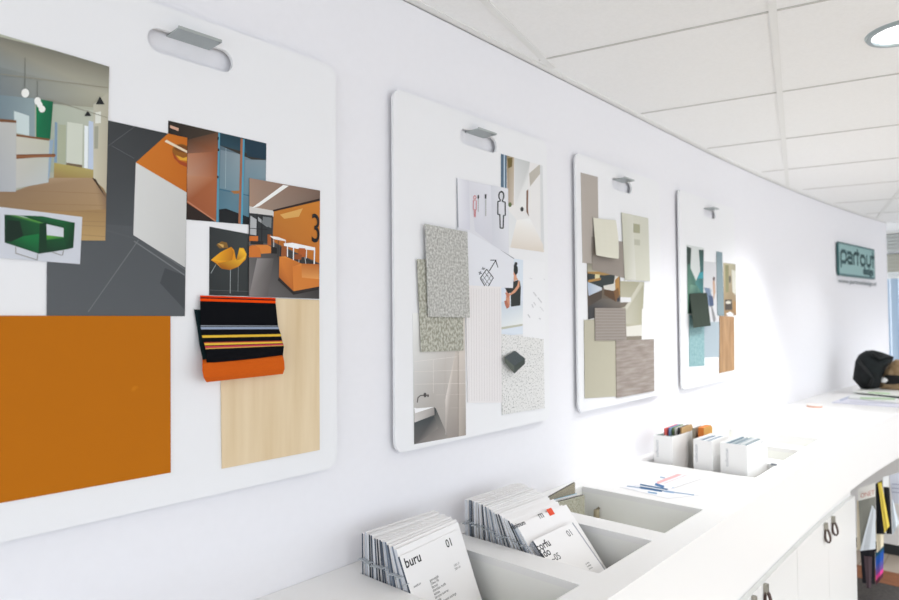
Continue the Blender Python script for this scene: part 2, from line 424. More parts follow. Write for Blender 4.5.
for q, lb in zip(BP, HL):
    cx = q[2]+(0.001); zt = EYE+0.6025+0.0265-0.0005; b = MB(); hw = 0.050
    b.box((cx-hw, YB-0.038, zt-0.0025), (cx+hw, wallY(cx)-.0005, zt)); b.box((cx-hw, YB-0.038, zt), (cx+hw, YB-0.0355, zt+0.004))
    tag(b.build('wall_hook', M_alu, loc=(cx, YB, zt)), 'metal ledge hook in the slot of the board with '+lb, 'hook', 'metal hooks holding the display boards')

# ------------------------------------------------------------------ printed sheets and samples on the boards
def clip_poly(poly, quad):
    """Sutherland-Hodgman in the photo plane of the sheet; poly = [((x,y),col)]"""
    area = sum(quad[i][0]*quad[(i+1) % len(quad)][1]-quad[(i+1) % len(quad)][0]*quad[i][1] for i in range(len(quad)))
    sg = 1 if area > 0 else -1
    for i in range(len(quad)):
        a, c = quad[i], quad[(i+1) % len(quad)]
        def d(p): return sg*((c[0]-a[0])*(p[1]-a[1])-(c[1]-a[1])*(p[0]-a[0]))
        out = []
        for k in range(len(poly)):
            P, Q = poly[k], poly[(k+1) % len(poly)]; dp, dq = d(P[0]), d(Q[0])
            if dp >= 0: out.append(P)
            if (dp >= 0) != (dq >= 0):
                t = dp/(dp-dq); out.append(((P[0][0]+(Q[0][0]-P[0][0])*t, P[0][1]+(Q[0][1]-P[0][1])*t), tuple(P[1][j]+(Q[1][j]-P[1][j])*t for j in range(4))))
        poly = out
        if not poly: return []
    return poly
GAIN = 1.12
def ink(c, g=None):
    c = lin(c); g = g or GAIN; return tuple(min(0.9, v*g) for v in c[:3])+(1.0,)
def sheet(name, label, cat, quad, lift, base='#ffffff', polys=(), mats=None, thick=0.0008, group=None, gain=None, back=None, extra=None):
    """flat printed sheet or sample on the board; polys = (points, colour or list of colours)"""
    Y = YB-lift; b = MB(); P = [onY(p, Y) for p in quad]
    b.slab(P[::-1], (0, thick, 0), 0, ink(base, gain))
    k = 0
    for pl in polys:
        pts, col = pl[0], pl[1]; cols = [ink(c, gain) for c in col] if isinstance(col, list) else [ink(col, gain)]*len(pts)
        cp = clip_poly(list(zip(pts, cols)), quad); k += 1
        if len(cp) < 3: continue
        b.poly([onY(p, Y-0.00004*k) for p, c in cp][::-1], 0, [c for p, c in cp][::-1])
    if extra: extra(b, Y-0.00004*(k+2))
    return tag(b.build(name, mats or M_print, loc=sum(P, Vector())/len(P)), label, cat, group)
def line(p, q, w):
    dx, dy = q[0]-p[0], q[1]-p[1]; l = math.hypot(dx, dy) or 1; nx, ny = -dy/l*w/2, dx/l*w/2
    return [(p[0]+nx, p[1]+ny), (q[0]+nx, q[1]+ny), (q[0]-nx, q[1]-ny), (p[0]-nx, p[1]-ny)]
def ell(cx, cy, rx, ry, rot=0, n=20):
    c, s_ = math.cos(math.radians(rot)), math.sin(math.radians(rot))
    return [(cx+rx*math.cos(2*math.pi*i/n)*c-ry*math.sin(2*math.pi*i/n)*s_, cy+rx*math.cos(2*math.pi*i/n)*s_+ry*math.sin(2*math.pi*i/n)*c) for i in range(n)]
def S1(ox, oy, k, pts): return [(ox+x/k, oy+y/k) for x, y in pts]

# ---- board 1
Z = lambda pts: S1(0, 60, 4.286, pts)      # office photo coordinates
sheet('photo_print', 'large photo of a white office corridor with green panel and wooden floor', 'photo print',
  [(-40, 22), (109.3, 66.7), (105.3, 240.5), (-40, 240)], 0.0024, '#a9ab9a', [
  (Z([(-200, -150), (475, 20), (475, 150), (-200, -20)]), ['#77756a', '#6f6d60', '#a8a594', '#6e7a80']),
  (Z([(-200, -20), (475, 150), (475, 210), (-200, 150)]), ['#5f6b73', '#aaa793', '#a19d88', '#4e6274']),
  (Z([(-200, 130), (150, 165), (150, 330), (-200, 250)]), ['#3f5468', '#8a9a9c', '#8b9ca0', '#3b5066']),
  (Z([(60, 218), (125, 240), (125, 325), (62, 310)]), '#c3d0cf'),
  (Z([(155, 165), (228, 178), (215, 340), (155, 330)]), ['#0c7a4a', '#075c3c', '#07603d', '#0a6b43']),
  (Z([(228, 190), (400, 215), (400, 500), (205, 480)]), ['#a9b0a0', '#b4b7a8', '#b2b59f', '#9aa494']),
  (Z([(235, 265), (246, 268), (244, 440), (232, 440)]), '#7b93a8'),
  (Z([(250, 275), (283, 278), (280, 445), (247, 440)]), '#a2a78f'),
  (Z([(288, 265), (355, 275), (352, 450), (284, 445)]), '#c7cbbd'),
  (Z([(284, 440), (352, 450), (352, 462), (284, 452)]), '#6b5a45'),
  (Z([(362, 280), (378, 284), (376, 480), (360, 478)]), '#e2e8ea'),
  (Z([(380, 260), (405, 265), (402, 490), (377, 485)]), '#b7c3d6'),
  (Z([(232, 440), (400, 470), (470, 600), (230, 520)]), ['#a89a5a', '#a99a60', '#7c5534', '#8b6a48']),
  (Z([(400, 190), (475, 130), (475, 580), (400, 510)]), ['#b8b6a6', '#a8a492', '#b0a48e', '#c2bca6']),
  (Z([(408, 225), (432, 220), (432, 270), (408, 272)]), '#d8d9cf'), (Z([(405, 285), (422, 283), (420, 380), (404, 380)]), '#9a9a8a'),
  (Z([(-200, 560), (70, 560), (220, 505), (400, 505), (475, 600), (475, 800), (-200, 800)]), ['#7d6650', '#8a7055', '#a58c6e', '#a08566', '#6a5240', '#a98a5c', '#a98a5c']),
  (Z([(-200, 660), (475, 640), (475, 790), (-200, 790)]), ['#a4855c', '#97784f', '#b39462', '#b89a66']),
  (Z(line((120, 560), (475, 574), 2)), '#8d7050'),
  (Z(line((-100, 610), (475, 624), 2)), '#8d7050'),
  (Z(line((60, 640), (475, 654), 2)), '#8d7050'),
  (Z(line((-100, 680), (475, 694), 2)), '#8d7050'),
  (Z(line((150, 700), (475, 714), 2)), '#8d7050'),
  (Z(line((300, 745), (475, 759), 2)), '#8d7050'),

  (Z([(-200, 250), (70, 265), (68, 565), (-200, 560)]), ['#a4a9aa', '#b9b9b3', '#adb0b3', '#9096a0']),
  (Z([(-200, 235), (70, 258), (70, 270), (-200, 252)]), '#6f4a2f'),
  (Z([(70, 325), (212, 345), (208, 525), (68, 550)]), ['#c0bdaf', '#b7b7a6', '#b4bab9', '#b7b7b3']),
  (Z([(212, 345), (230, 340), (212, 500), (205, 520)]), '#8ea2b4'),
  (Z([(70, 318), (212, 338), (212, 346), (70, 327)]), '#7b5236'),
  (Z([(70, 405), (235, 402), (235, 412), (70, 424)]), '#6b3f26'), (Z([(70, 410), (240, 406), (235, 416), (70, 420)]), '#8a5a3a'),
  (Z(line((108, -10), (106, 130), 2)), '#54544c'), (Z(line((160, 90), (160, 165), 2)), '#54544c'),
  (Z(ell(108, 142, 17, 19)), '#f4f1e2'), (Z(ell(161, 176, 14, 17)), '#f4f1e2'), (Z(ell(180, 210, 14, 15)), '#efeee0'), (Z(ell(170, 192, 12, 14)), '#f4f1e2'),
  (Z([(428, 155), (448, 190), (411, 190)]), '#17191b'), (Z([(376, 216), (391, 240), (362, 240)]), '#17191b'),
  (Z([(395, 505), (410, 510), (455, 590), (440, 570)]), '#3c2a1e'),
  (Z(line((200, 165), (470, 250), 3)), '#8f8c7c'), (Z(line((0, 60), (475, 120), 3)), '#8c8877'),
  ])
Z = lambda pts: S1(100, 110, 6, pts)
sheet('photo_print', 'tall photo of dark grey floor tiles meeting an orange wedge and white block', 'photo print',
  [(48, 107), (187.3, 137.8), (184.9, 316.2), (46.7, 316)], 0.0016, '#484a4d', [
  ([(48, 107), (187.3, 137.8), (186, 230), (47, 220)], ['#3d3f41', '#2f3132', '#45484a', '#4a4d50']),
  ([(47, 220), (186, 230), (184.9, 316.2), (46.7, 316)], ['#4f5255', '#4c4f52', '#505356', '#54575a']),
  (Z(line((50, 215), (215, 95), 3)), '#5b5e60'), (Z(line((70, 215), (205, 290), 3)), '#5a5d60'),
  (line((138.5, 240), (88, 312), 0.9), '#6b6e70'), (line((102, 229), (140, 240), .7), '#54575a'), (line((134, 241), (186, 276), 1.2), '#6f7274'), (line((137, 236.5), (186, 270), .8), '#696c6e'),
  ([(165, 268), (186, 276), (185, 310), (160, 283)], '#404346'),
  (Z([(410, 140), (525, 165), (520, 495), (215, 315)]), ['#bf6a15', '#b8620f', '#b4600f', '#c4701c']),
  ([(135.8, 162.5), (186.7, 192.5), (185.2, 267.5), (133.3, 235)], ['#cfcfcc', '#c3c3c0', '#bdbdba', '#cdcdca']),
  (Z(ell(487, 245, 54, 42, 10)), '#8a5312'), (Z(ell(490, 232, 44, 22, 8)), '#6f3f10'), (Z([(433, 250), (470, 300), (525, 320), (525, 345), (480, 325), (445, 290)]), '#9a3f14'), (Z([(455, 270), (500, 288), (525, 280), (525, 305), (480, 300)]), '#d39a2c'),
  (Z([(398, 178), (530, 248), (530, 262), (388, 190)]), '#dccbb0'),
  ])
Z = lambda pts: S1(160, 115, 5.4545, pts)
sheet('photo_print', 'photo of an orange wall beside blue glass doors, top row of the orange board', 'photo print',
  [(168.3, 120.5), (266.4, 143.4), (265.2, 226), (168, 218)], 0.0010, '#2c2119', gain=.82, polys=[
  (Z([(45, 28), (320, 92), (150, 135), (45, 105)]), ['#241d17', '#4b3d2f', '#3a2d22', '#1f1a16']),
  (Z([(150, 135), (320, 92), (318, 200), (150, 210)]), ['#5a3f2c', '#6a4a33', '#a3603a', '#8a6350']),
  (Z([(150, 210), (318, 200), (315, 340), (148, 330)]), ['#c78a68', '#9e5630', '#b5683a', '#cf9c80']),
  (Z([(148, 330), (315, 340), (305, 582), (148, 480)]), ['#d29a78', '#b96c40', '#b3643a', '#a65c36']),
  (Z([(148, 480), (305, 582), (305, 600), (148, 570)]), '#2a1a12'), (Z(line((148, 470), (305, 580), 7)), '#d08a66'),
  (Z([(320, 92), (583, 152), (580, 245), (320, 165)]), ['#20414e', '#1c3a48', '#3c5a60', '#274b5b']),
  (Z([(325, 165), (580, 245), (578, 620), (315, 600)]), ['#5f7480', '#8b9ea8', '#4a869e', '#54869a']),
  (Z([(330, 190), (440, 215), (436, 420), (325, 400)]), ['#8496a0', '#9aabb3', '#85a2ae', '#7896a2']),
  (Z([(465, 245), (582, 245), (578, 350), (462, 440)]), ['#8b9ea8', '#93a5ae', '#8aa0aa', '#6f98a8']),
  (Z([(325, 165), (340, 168), (578, 238), (578, 246), (500, 243)]), '#39352f'),
  (Z([(322, 515), (360, 510), (490, 560), (490, 620), (322, 605)]), '#10161a'),
  (Z(line((325, 405), (578, 460), 4)), '#2c6a86'), (Z(line((360, 180), (357, 400), 2)), '#b9cdd4'),
  (Z([(318, 95), (328, 97), (318, 600), (306, 600)]), '#5fa3bd'), (Z([(440, 128), (455, 131), (442, 610), (427, 610)]), '#b2714e'), (Z([(452, 131), (462, 133), (450, 610), (440, 610)]), '#57a9c9'),
  (Z([(385, 415), (432, 412), (432, 428), (405, 430)]), '#b7793d'), (Z([(462, 130), (583, 155), (580, 243), (475, 225)]), '#1b3a4c'),
  (Z([(55, 55), (103, 72), (100, 88), (55, 70)]), '#e9b9a0'), (Z(line((318, 120), (316, 135), 8)), '#101418'), (Z(line((320, 183), (319, 197), 8)), '#101418'), (Z(line((316, 332), (315, 345), 8)), '#101418'),
  ])
Z = lambda pts: S1(205, 175, 4.8, pts)
def three(b, Y):
    o0, o1, o2 = onY((310.6, 241.8), Y), onY((318.6, 243), Y), onY((311, 213), Y)
    add_text(b, '3', o0, (1, 0, 0), (0, 0, 1), 0.108, 0, ink('#141414'), sx=0.62)
sheet('photo_print', 'photo of a lounge with an orange wall, white tables and a big number 3', 'photo print',
  [(249.4, 178), (320.1, 190.6), (319.2, 298.8), (248.8, 296.4)], 0.0030, '#4a4543', [
  (Z([(213, 10), (552, 70), (552, 130), (330, 172), (213, 150)]), ['#9a7f6e', '#6f594d', '#6a5548', '#8d7a6c', '#a0836f']),
  (Z([(213, 150), (330, 172), (330, 200), (213, 185)]), '#c9c6c2'),
  (Z([(375, 48), (402, 52), (260, 150), (225, 158)]), '#efe9e4'),
  (Z([(330, 172), (552, 118), (552, 425), (325, 320)]), ['#b47127', '#c47825', '#b86b20', '#ab6220']), (Z([(360, 190), (470, 160), (450, 200), (380, 210)]), '#d09f56'),
  (Z([(325, 168), (552, 112), (552, 124), (328, 176)]), '#2a1a12'),
  (Z([(213, 182), (325, 195), (322, 330), (213, 320)]), '#2b2e30'), (Z([(218, 195), (250, 215), (248, 290), (216, 285)]), '#a9abac'), (Z([(255, 200), (300, 240), (300, 250), (255, 220)]), '#9a9c9d'), (Z([(278, 200), (320, 205), (318, 255), (276, 235)]), '#6f7375'),
  (Z(line((250, 185), (248, 320), 4)), '#16181a'), (Z(line((274, 190), (272, 320), 4)), '#16181a'), (Z(line((213, 255), (300, 262), 3)), '#16181a'),
  (Z([(213, 320), (330, 330), (552, 430), (548, 600), (210, 590)]), ['#5c5857', '#3c3937', '#262423', '#3a3735', '#6a6665']),
  (Z([(250, 400), (330, 400), (300, 590), (210, 590)]), ['#8a8583', '#55504e', '#5a5553', '#7d7775']),
  (Z([(213, 293), (255, 293), (255, 318), (213, 318)]), '#c16623'), (Z([(218, 316), (280, 318), (280, 335), (218, 332)]), '#17181a'),
  (Z([(210, 345), (228, 335), (268, 350), (268, 395), (210, 395)]), '#c46d27'), (Z([(235, 335), (300, 335), (317, 345), (317, 375), (270, 378), (262, 350)]), '#cc7b32'),
  (Z([(320, 345), (345, 350), (345, 378), (318, 376)]), '#15120f'),
  (Z([(300, 285), (318, 287), (318, 340), (300, 335)]), '#a15724'), (Z([(310, 292), (352, 298), (388, 312), (388, 318), (330, 308)]), '#e2dfdd'), (Z(line((330, 310), (330, 345), 3)), '#cfcccb'), (Z(line((352, 316), (350, 395), 3)), '#222'+'222'), (Z(line((386, 318), (386, 340), 3)), '#dddddd'),
  (Z([(366, 340), (392, 344), (392, 392), (362, 388)]), '#8e4e23'), (Z(line((365, 345), (362, 400), 5)), '#1f1d1c'), (Z([(378, 328), (420, 325), (528, 348), (528, 362), (440, 354), (380, 340)]), '#eae7e6'), (Z(line((396, 342), (396, 392), 5)), '#f0efee'), (Z(line((425, 350), (424, 410), 5)), '#f0efee'), (Z(line((526, 352), (524, 428), 6)), '#f0efee'), (Z(line((488, 352), (486, 400), 4)), '#dedcdb'),
  (Z([(450, 350), (482, 352), (480, 395), (448, 392)]), '#a85522'), (Z(line((452, 390), (450, 425), 3)), '#b9b9b9'), (Z(line((480, 395), (484, 428), 3)), '#b9b9b9'), (Z([(430, 380), (465, 382), (462, 408), (428, 404)]), '#8a4820'),
  (Z([(357, 392), (385, 390), (463, 425), (467, 492), (425, 558), (355, 490)]), ['#cf7b2e', '#d88d40', '#b96824', '#cf8136', '#b06020', '#a85c20']),
  (Z([(425, 558), (420, 440), (463, 425), (548, 430), (548, 535)]), ['#cb792e', '#ca762c', '#d1873c', '#c9762c', '#c8742c']),
  (Z([(463, 425), (548, 428), (548, 500), (465, 492)]), ['#b46423', '#ad5e22', '#d99550', '#d4904c']),
  (Z([(355, 490), (425, 558), (548, 535), (548, 550), (425, 575), (350, 505)]), '#241c18'),
  ], extra=three)
sheet('photo_print', 'small photo of a yellow shell chair on a dark background', 'photo print',
  [(209.6, 226.6), (248.8, 234), (248.7, 296.2), (209.2, 295.2)], 0.0010, '#2b2f30', [
  (Z([(22, 248), (215, 285), (215, 585), (20, 577)]), ['#2a2e2f', '#363a3a', '#2c3030', '#262a2b']), (line((209.2, 290), (248.7, 291.5), .6), '#4a4e4f'),
  (Z(line((52, 430), (28, 472), 2.5)), '#9aa0a0'), (Z(line((122, 455), (121, 568), 3)), '#9aa0a0'), (Z(line((160, 440), (158, 560), 2)), '#7d8383'),
  (Z([(55, 335), (80, 318), (105, 325), (112, 350), (70, 352)]), '#7d5a24'), (Z([(60, 328), (90, 335), (88, 350)]), '#c9a25a'),
  (Z([(28, 408), (75, 370), (125, 345), (140, 360), (150, 412), (165, 350), (185, 350), (200, 380), (195, 405), (160, 440), (120, 456), (80, 450), (55, 425)]), '#d48a08'),
  (Z([(28, 408), (75, 370), (125, 345), (138, 370), (130, 410), (70, 416)]), ['#e6a81c', '#e2a012', '#c67c06', '#b26c04', '#b06a04', '#e8ac22']),
  (Z([(60, 425), (130, 408), (195, 395), (160, 440), (120, 456), (80, 450)]), ['#a06004', '#a86404', '#f0b428', '#c88010', '#a05c04', '#985804']),
  (Z([(150, 410), (166, 350), (186, 352), (200, 380), (190, 402)]), ['#a86404', '#f0b82c', '#e2a012', '#e8ac20', '#f2be38']),
  ])
Z = lambda pts: S1(0, 200, 8.57, pts)
sheet('photo_card', 'white picture card of a green cube armchair, lower left of the office photo', 'picture card',
  [(-2, 206.6), (82.3, 217), (80, 264.2), (-2.5, 257.6)], 0.0034, '#c6c9d0', [
  (Z([(38, 125), (130, 135), (340, 200), (330, 460), (40, 365)]), ['#05361c', '#064020', '#075228', '#03401f', '#032a16']),
  (Z([(40, 365), (200, 310), (335, 290), (340, 460)]), ['#033c1e', '#086a34', '#0a7038', '#04502a']),
  (Z([(60, 170), (170, 180), (200, 310), (90, 360), (50, 350)]), '#032213'),
  (Z([(125, 130), (360, 138), (642, 195), (600, 200), (400, 165), (200, 140)]), '#0b5a30'), (Z([(38, 125), (130, 130), (400, 195), (345, 205)]), ['#0c4424', '#4e8a34', '#5c9a3a', '#2a7038']),
  (Z([(200, 142), (360, 138), (600, 192), (545, 240), (400, 205)]), ['#07401f', '#0a5a2e', '#0a5c2e', '#06401f', '#064a26']),
  (Z([(340, 200), (400, 195), (400, 450), (330, 462)]), '#033018'), (Z([(398, 210), (545, 240), (545, 325), (402, 300)]), '#c9ccd2'),
  (Z([(400, 300), (580, 322), (580, 345), (400, 345)]), ['#5a9c2c', '#1c6a30', '#0a5028', '#2c7a30']), (Z([(400, 342), (580, 322), (590, 420), (400, 452)]), ['#05421f', '#064a26', '#053c1e', '#043019']),
  (Z([(545, 192), (642, 195), (628, 410), (580, 420), (545, 322)]), ['#085428', '#06401f', '#05381c', '#04321a', '#064022']),
  (Z(line((135, 400), (135, 455), 8)), '#8c8a86'), (Z(line((132, 455), (320, 515), 8)), '#8c8a86'), (Z(line((322, 465), (320, 515), 8)), '#8c8a86'), (Z(line((445, 445), (530, 475), 7)), '#8c8a86'), (Z(line((545, 430), (535, 475), 7)), '#8c8a86'),
  ])
M_orange = noise_mat('orange_laminate', '#bb6c04', '#d08018', (16, 16, 16), 1, 4, 0.5, 0.70, 0.82, spec=0.12)
sheet('colour_sample', 'large plain orange panel at the lower left of the nearest board', 'colour sample', [(-30, 315.6), (170.5, 316), (170.8, 472.6), (-30, 508.6)], 0.0032, mats=M_orange, thick=0.0022)
M_maple = noise_mat('maple_veneer', '#e6d1ae', '#d8be95', (14, 14, 1.2), 1.6, 5, 0.5, 0.4, 0.75)
sheet('wood_sample', 'tall pale maple veneer sample under the striped textile', 'wood sample', [(220.2, 296), (319.3, 300), (319.7, 450), (222.3, 468.7)], 0.0042, mats=M_maple, thick=0.0032)

# striped textile folded over an orange one
tx = thing('textile_swatch', 'black textile swatch with bright stripes folded over an orange piece', 'textile swatch', onY((205, 300), YB-0.01))
M_felt_b = noise_mat('black_weave', '#0b0d12', '#14171d', (900, 900, 900), 1, 2, 0.95, bump=0.3, spec=.1)
M_str = mat('striped_weave', '#ffffff', 0.9, spec=.1); _a = N(M_str, 'ShaderNodeAttribute'); _a.attribute_name = 'Col'; L(M_str, _a.outputs['Color'], M_str.node_tree.nodes['Principled BSDF'].inputs['Base Color'])
K = lambda x, y: (185+x/5.72, 285+y/5.72)
LE = [(88, 60), (88, 92), (90, 230), (98, 290), (112, 335), (120, 370), (125, 448)]
RE = [(518, 74), (519, 105), (532, 232), (548, 282), (558, 325), (566, 350), (560, 405)]
def interp(path, t):
    n = len(path)-1; i = min(int(t*n), n-1); f = t*n-i
    return tuple(path[i][k]+(path[i+1][k]-path[i][k])*f for k in (0, 1))
stripes = [(0.0, 0.05, '#d8390c'), (0.05, .085, '#111318'), (0.085, 0.165, '#e04608'), (0.165, 0.335, '#0b0c10'), (0.335, .35, '#8a8f96'), (.35, .362, '#0b0c10'), (0.362, 0.40, '#8e9bb0'), (0.40, 0.495, '#0b0c10'), (0.495, 0.545, '#d9b23e'), (0.545, 0.64, '#0b0c10'), (0.64, 0.66, '#b04a3a'), (0.66, 0.715, '#dcb240'), (0.715, 0.735, '#14151a'), (0.735, 0.79, '#b8404c'), (0.79, 0.82, '#c99a4c'), (0.82, 1.0, '#0b0c10')]
ts = sorted(set([s_[0] for s_ in stripes]+[1.0]+[i/20 for i in range(21)]))
rows = []; cols = []
for t in ts:
    l, r_ = K(*interp(LE, t)), K(*interp(RE, t)); lf = 0.006+0.032*t**1.1
    if t > 0.93: lf -= 0.006*(t-0.93)/0.07
    rows.append([onY((l[0]+(r_[0]-l[0])*u, l[1]+(r_[1]-l[1])*u), YB-lf-0.004*math.sin(u*math.pi*1.4)*t) for u in frange(0, 1, 9)])
for t0, t1 in zip(ts[:-1], ts[1:]):
    c = [s_[2] for s_ in stripes if s_[0] <= (t0+t1)/2 < s_[1]][0]; cols.append(ink(c, 1.15))
b = MB(); b.grid(rows, 0, cols, thick=(0, 0.0014, 0)); b.build('striped_cloth', M_str, tx)
b = MB(); q = [[onY(K(53, 140), YB-.004), onY(K(140, 145), YB-.005)], [onY(K(70, 240), YB-.008), onY(K(140, 240), YB-.008)], [onY(K(85, 350), YB-.018), onY(K(160, 350), YB-.012)], [onY(K(104, 432), YB-.026), onY(K(180, 430), YB-.02)]]
b.grid(q, thick=(0, .0012, 0)); b.build('dark_green_cloth', mat('dark_green_weave', '#16282c', .95, spec=.1), tx)
b = MB(); prof = [(100, 380, .010), (100, 420, .022), (100, 450, .034), (100, 490, .038), (108, 530, .034), (124, 556, .024), (134, 552, .014), (132, 530, .006), (128, 480, .003), (125, 400, .002)]
profr = [(520, 350, .010), (545, 390, .022), (562, 410, .034), (568, 440, .038), (570, 480, .034), (560, 509, .024), (550, 505, .014), (545, 490, .006), (540, 450, .003), (530, 380, .002)]
rows = [[onY((K(a[0], a[1])[0]+(K(c[0], c[1])[0]-K(a[0], a[1])[0])*u, K(a[0], a[1])[1]+(K(c[0], c[1])[1]-K(a[0], a[1])[1])*u), YB-a[2]) for u in frange(0, 1, 7)] for a, c in zip(prof, profr)]
b.grid(rows, thick=(0, .0010, 0)); b.build('orange_cloth', noise_mat('orange_weave', '#d8641c', '#c85814', (800, 800, 800), 1, 2, 0.9, bump=.2, spec=.1), tx)

# ---- board 2
G2 = 1.0; GAIN = 1.1
Z = lambda pts: S1(400, 350, 6, pts)
sheet('photo_print', 'photo of a white tiled bathroom corner with basin and wall tap', 'photo print', [(412.7, 313), (465, 312), (466, 435.2), (414, 444.3)], 0.0012, '#dcd9d5', gain=1.3, polys=[
  ([(412.7, 313), (465, 312), (466, 435.2), (414, 444.3)], ['#dddad6', '#c6c0b9', '#948d86', '#8f8a85']),
  (Z([(340, 10), (395, 0), (395, 510), (355, 515)]), ['#c3bab1', '#bdb5ad', '#8d857d', '#a0978e']), (Z([(335, 0), (350, 0), (352, 520), (275, 525), (270, 300)]), ['#b9b0a7', '#aea59c', '#857d76', '#8d8680', '#cbc4bd']),
  (Z([(85, 435), (215, 350), (290, 525), (85, 570)]), ['#4e5252', '#3b3f3f', '#8b857f', '#6a6461']), (Z([(85, 435), (205, 395), (230, 470), (85, 570)]), ['#3f4445', '#33383a', '#7a7570', '#575453']),
  (Z([(90, 380), (205, 342), (208, 388), (88, 435)]), ['#b5b0ac', '#8f8984', '#7f7a76', '#bcb8b4']), (Z([(85, 345), (100, 350), (205, 342), (90, 380)]), '#efeeec'), (Z([(205, 342), (214, 350), (212, 395), (208, 388)]), '#2b2e2f'),
  (Z(line((85, 130), (395, 120), 2)), '#c9c3bd'), (Z(line((90, 205), (395, 200), 2)), '#cbc5bf'), (Z(line((215, 270), (395, 265), 2)), '#b5aea7'), (Z(line((215, 350), (395, 345), 2)), '#aaa29b'), (Z(line((200, 60), (200, 260), 2)), '#cdc8c2'), (Z(line((272, 30), (275, 510), 2)), '#b2aaa3'), (Z(line((85, 70), (340, 40), 2)), '#cdc8c3'), (Z(line((352, 10), (354, 515), 2)), '#9a9188'),
  (Z(line((104, 315), (108, 285), 6)), '#57524f'), (Z(line((108, 285), (125, 272), 6)), '#57524f'), (Z(line((125, 272), (170, 272), 6)), '#57524f'), (Z(ell(150, 270, 9, 14)), '#4a4644'), (Z(ell(168, 274, 6, 9)), '#5b5653')])
M_felt1 = noise_mat('light_grey_felt', '#a5a49e', '#d6d5d0', (130, 130, 130), 1, 5, 0.95, .38, .66, bump=.4, spec=.1)
M_felt2 = noise_mat('olive_grey_felt', '#9b9a8c', '#c9c8bc', (130, 130, 90), 1, 5, 0.95, .42, .60, bump=.4, spec=.1)
M_terr = noise_mat('terrazzo', '#a3a39f', '#e6e5e2', (170, 170, 170), 1, 2, 0.5, .36, .46)
sheet('felt_swatch', 'mottled olive-grey felt swatch half under the lighter felt', 'felt swatch', [(417.5, 259), (463, 262), (463.5, 350.5), (421.5, 352)], 0.008, mats=M_felt2, thick=.003)
sheet('felt_swatch', 'light grey felt swatch on top of the olive-grey one', 'felt swatch', [(425.4, 223.8), (467.3, 232), (470, 317.6), (428.5, 316.6)], 0.015, mats=M_felt1, thick=.003)
Z = lambda pts: S1(450, 170, 6, pts)
sheet('photo_print', 'photo of a bright white corridor, upper right of the felt board', 'photo print', [(500, 153.5), (542.6, 165.6), (544.2, 252.2), (501, 246)], 0.0012, '#e2e0de', [
  (Z([(305, -100), (340, -90), (340, 130), (305, 130)]), '#4d6478'), (Z([(322, -95), (330, -93), (330, 130), (322, 130)]), '#b4c4d0'),
  (Z([(340, -95), (385, -80), (382, 210), (345, 215)]), ['#8a7a55', '#b5a58c', '#c9beb2', '#b09a8a']), (Z([(345, -70), (375, -75), (372, -20), (350, -10)]), '#6a5a2e'),
  (Z([(385, -80), (480, -60), (470, 40), (455, 240), (390, 215)]), ['#c9cbca', '#b9bbb9', '#dddddb', '#e9e8e6', '#dfdedc']),
  (Z([(475, 20), (545, -40), (550, 10), (480, 100)]), '#b9b3a8'), (Z([(540, -30), (560, -25), (565, 480), (545, 430)]), '#d2d3d3'), (Z([(458, 125), (470, 115), (468, 240), (474, 280), (458, 250)]), '#7a5b4a'), (Z(ell(432, 235, 10, 14)), '#3b3a3a'), (Z(ell(360, 208, 10, 14)), '#5d6b3c'),
  (Z([(350, 470), (400, 300), (480, 290), (560, 450), (562, 495)]), ['#d8cfc3', '#ebe7e2', '#eeebe8', '#ded6cc', '#d5cbbd']), (Z([(350, 240), (400, 300), (360, 470), (345, 440)]), '#dcdddd')])
def wc(b, Y):
    pass
fig = lambda cx, cy, s_, w, c: [(line((cx-s_*.28, cy-s_*.12), (cx-s_*.28, cy+s_*.25), w), c), (line((cx+s_*.28, cy-s_*.10), (cx+s_*.28, cy+s_*.27), w), c), (line((cx-s_*.28, cy-s_*.12), (cx-.1*s_, cy-s_*.16), w), c), (line((cx+s_*.28, cy-s_*.10), (cx+.1*s_, cy-s_*.14), w), c),
  (line((cx-s_*.28, cy+s_*.25), (cx-.15*s_, cy+s_*.27), w), c), (line((cx+s_*.28, cy+s_*.27), (cx+.15*s_, cy+s_*.27), w), c), (line((cx-.15*s_, cy+s_*.26), (cx-.12*s_, cy+s_*.68), w), c), (line((cx+.15*s_, cy+s_*.26), (cx+.13*s_, cy+s_*.7), w), c), (line((cx-.13*s_, cy+s_*.67), (cx+.14*s_, cy+s_*.7), w), c)]
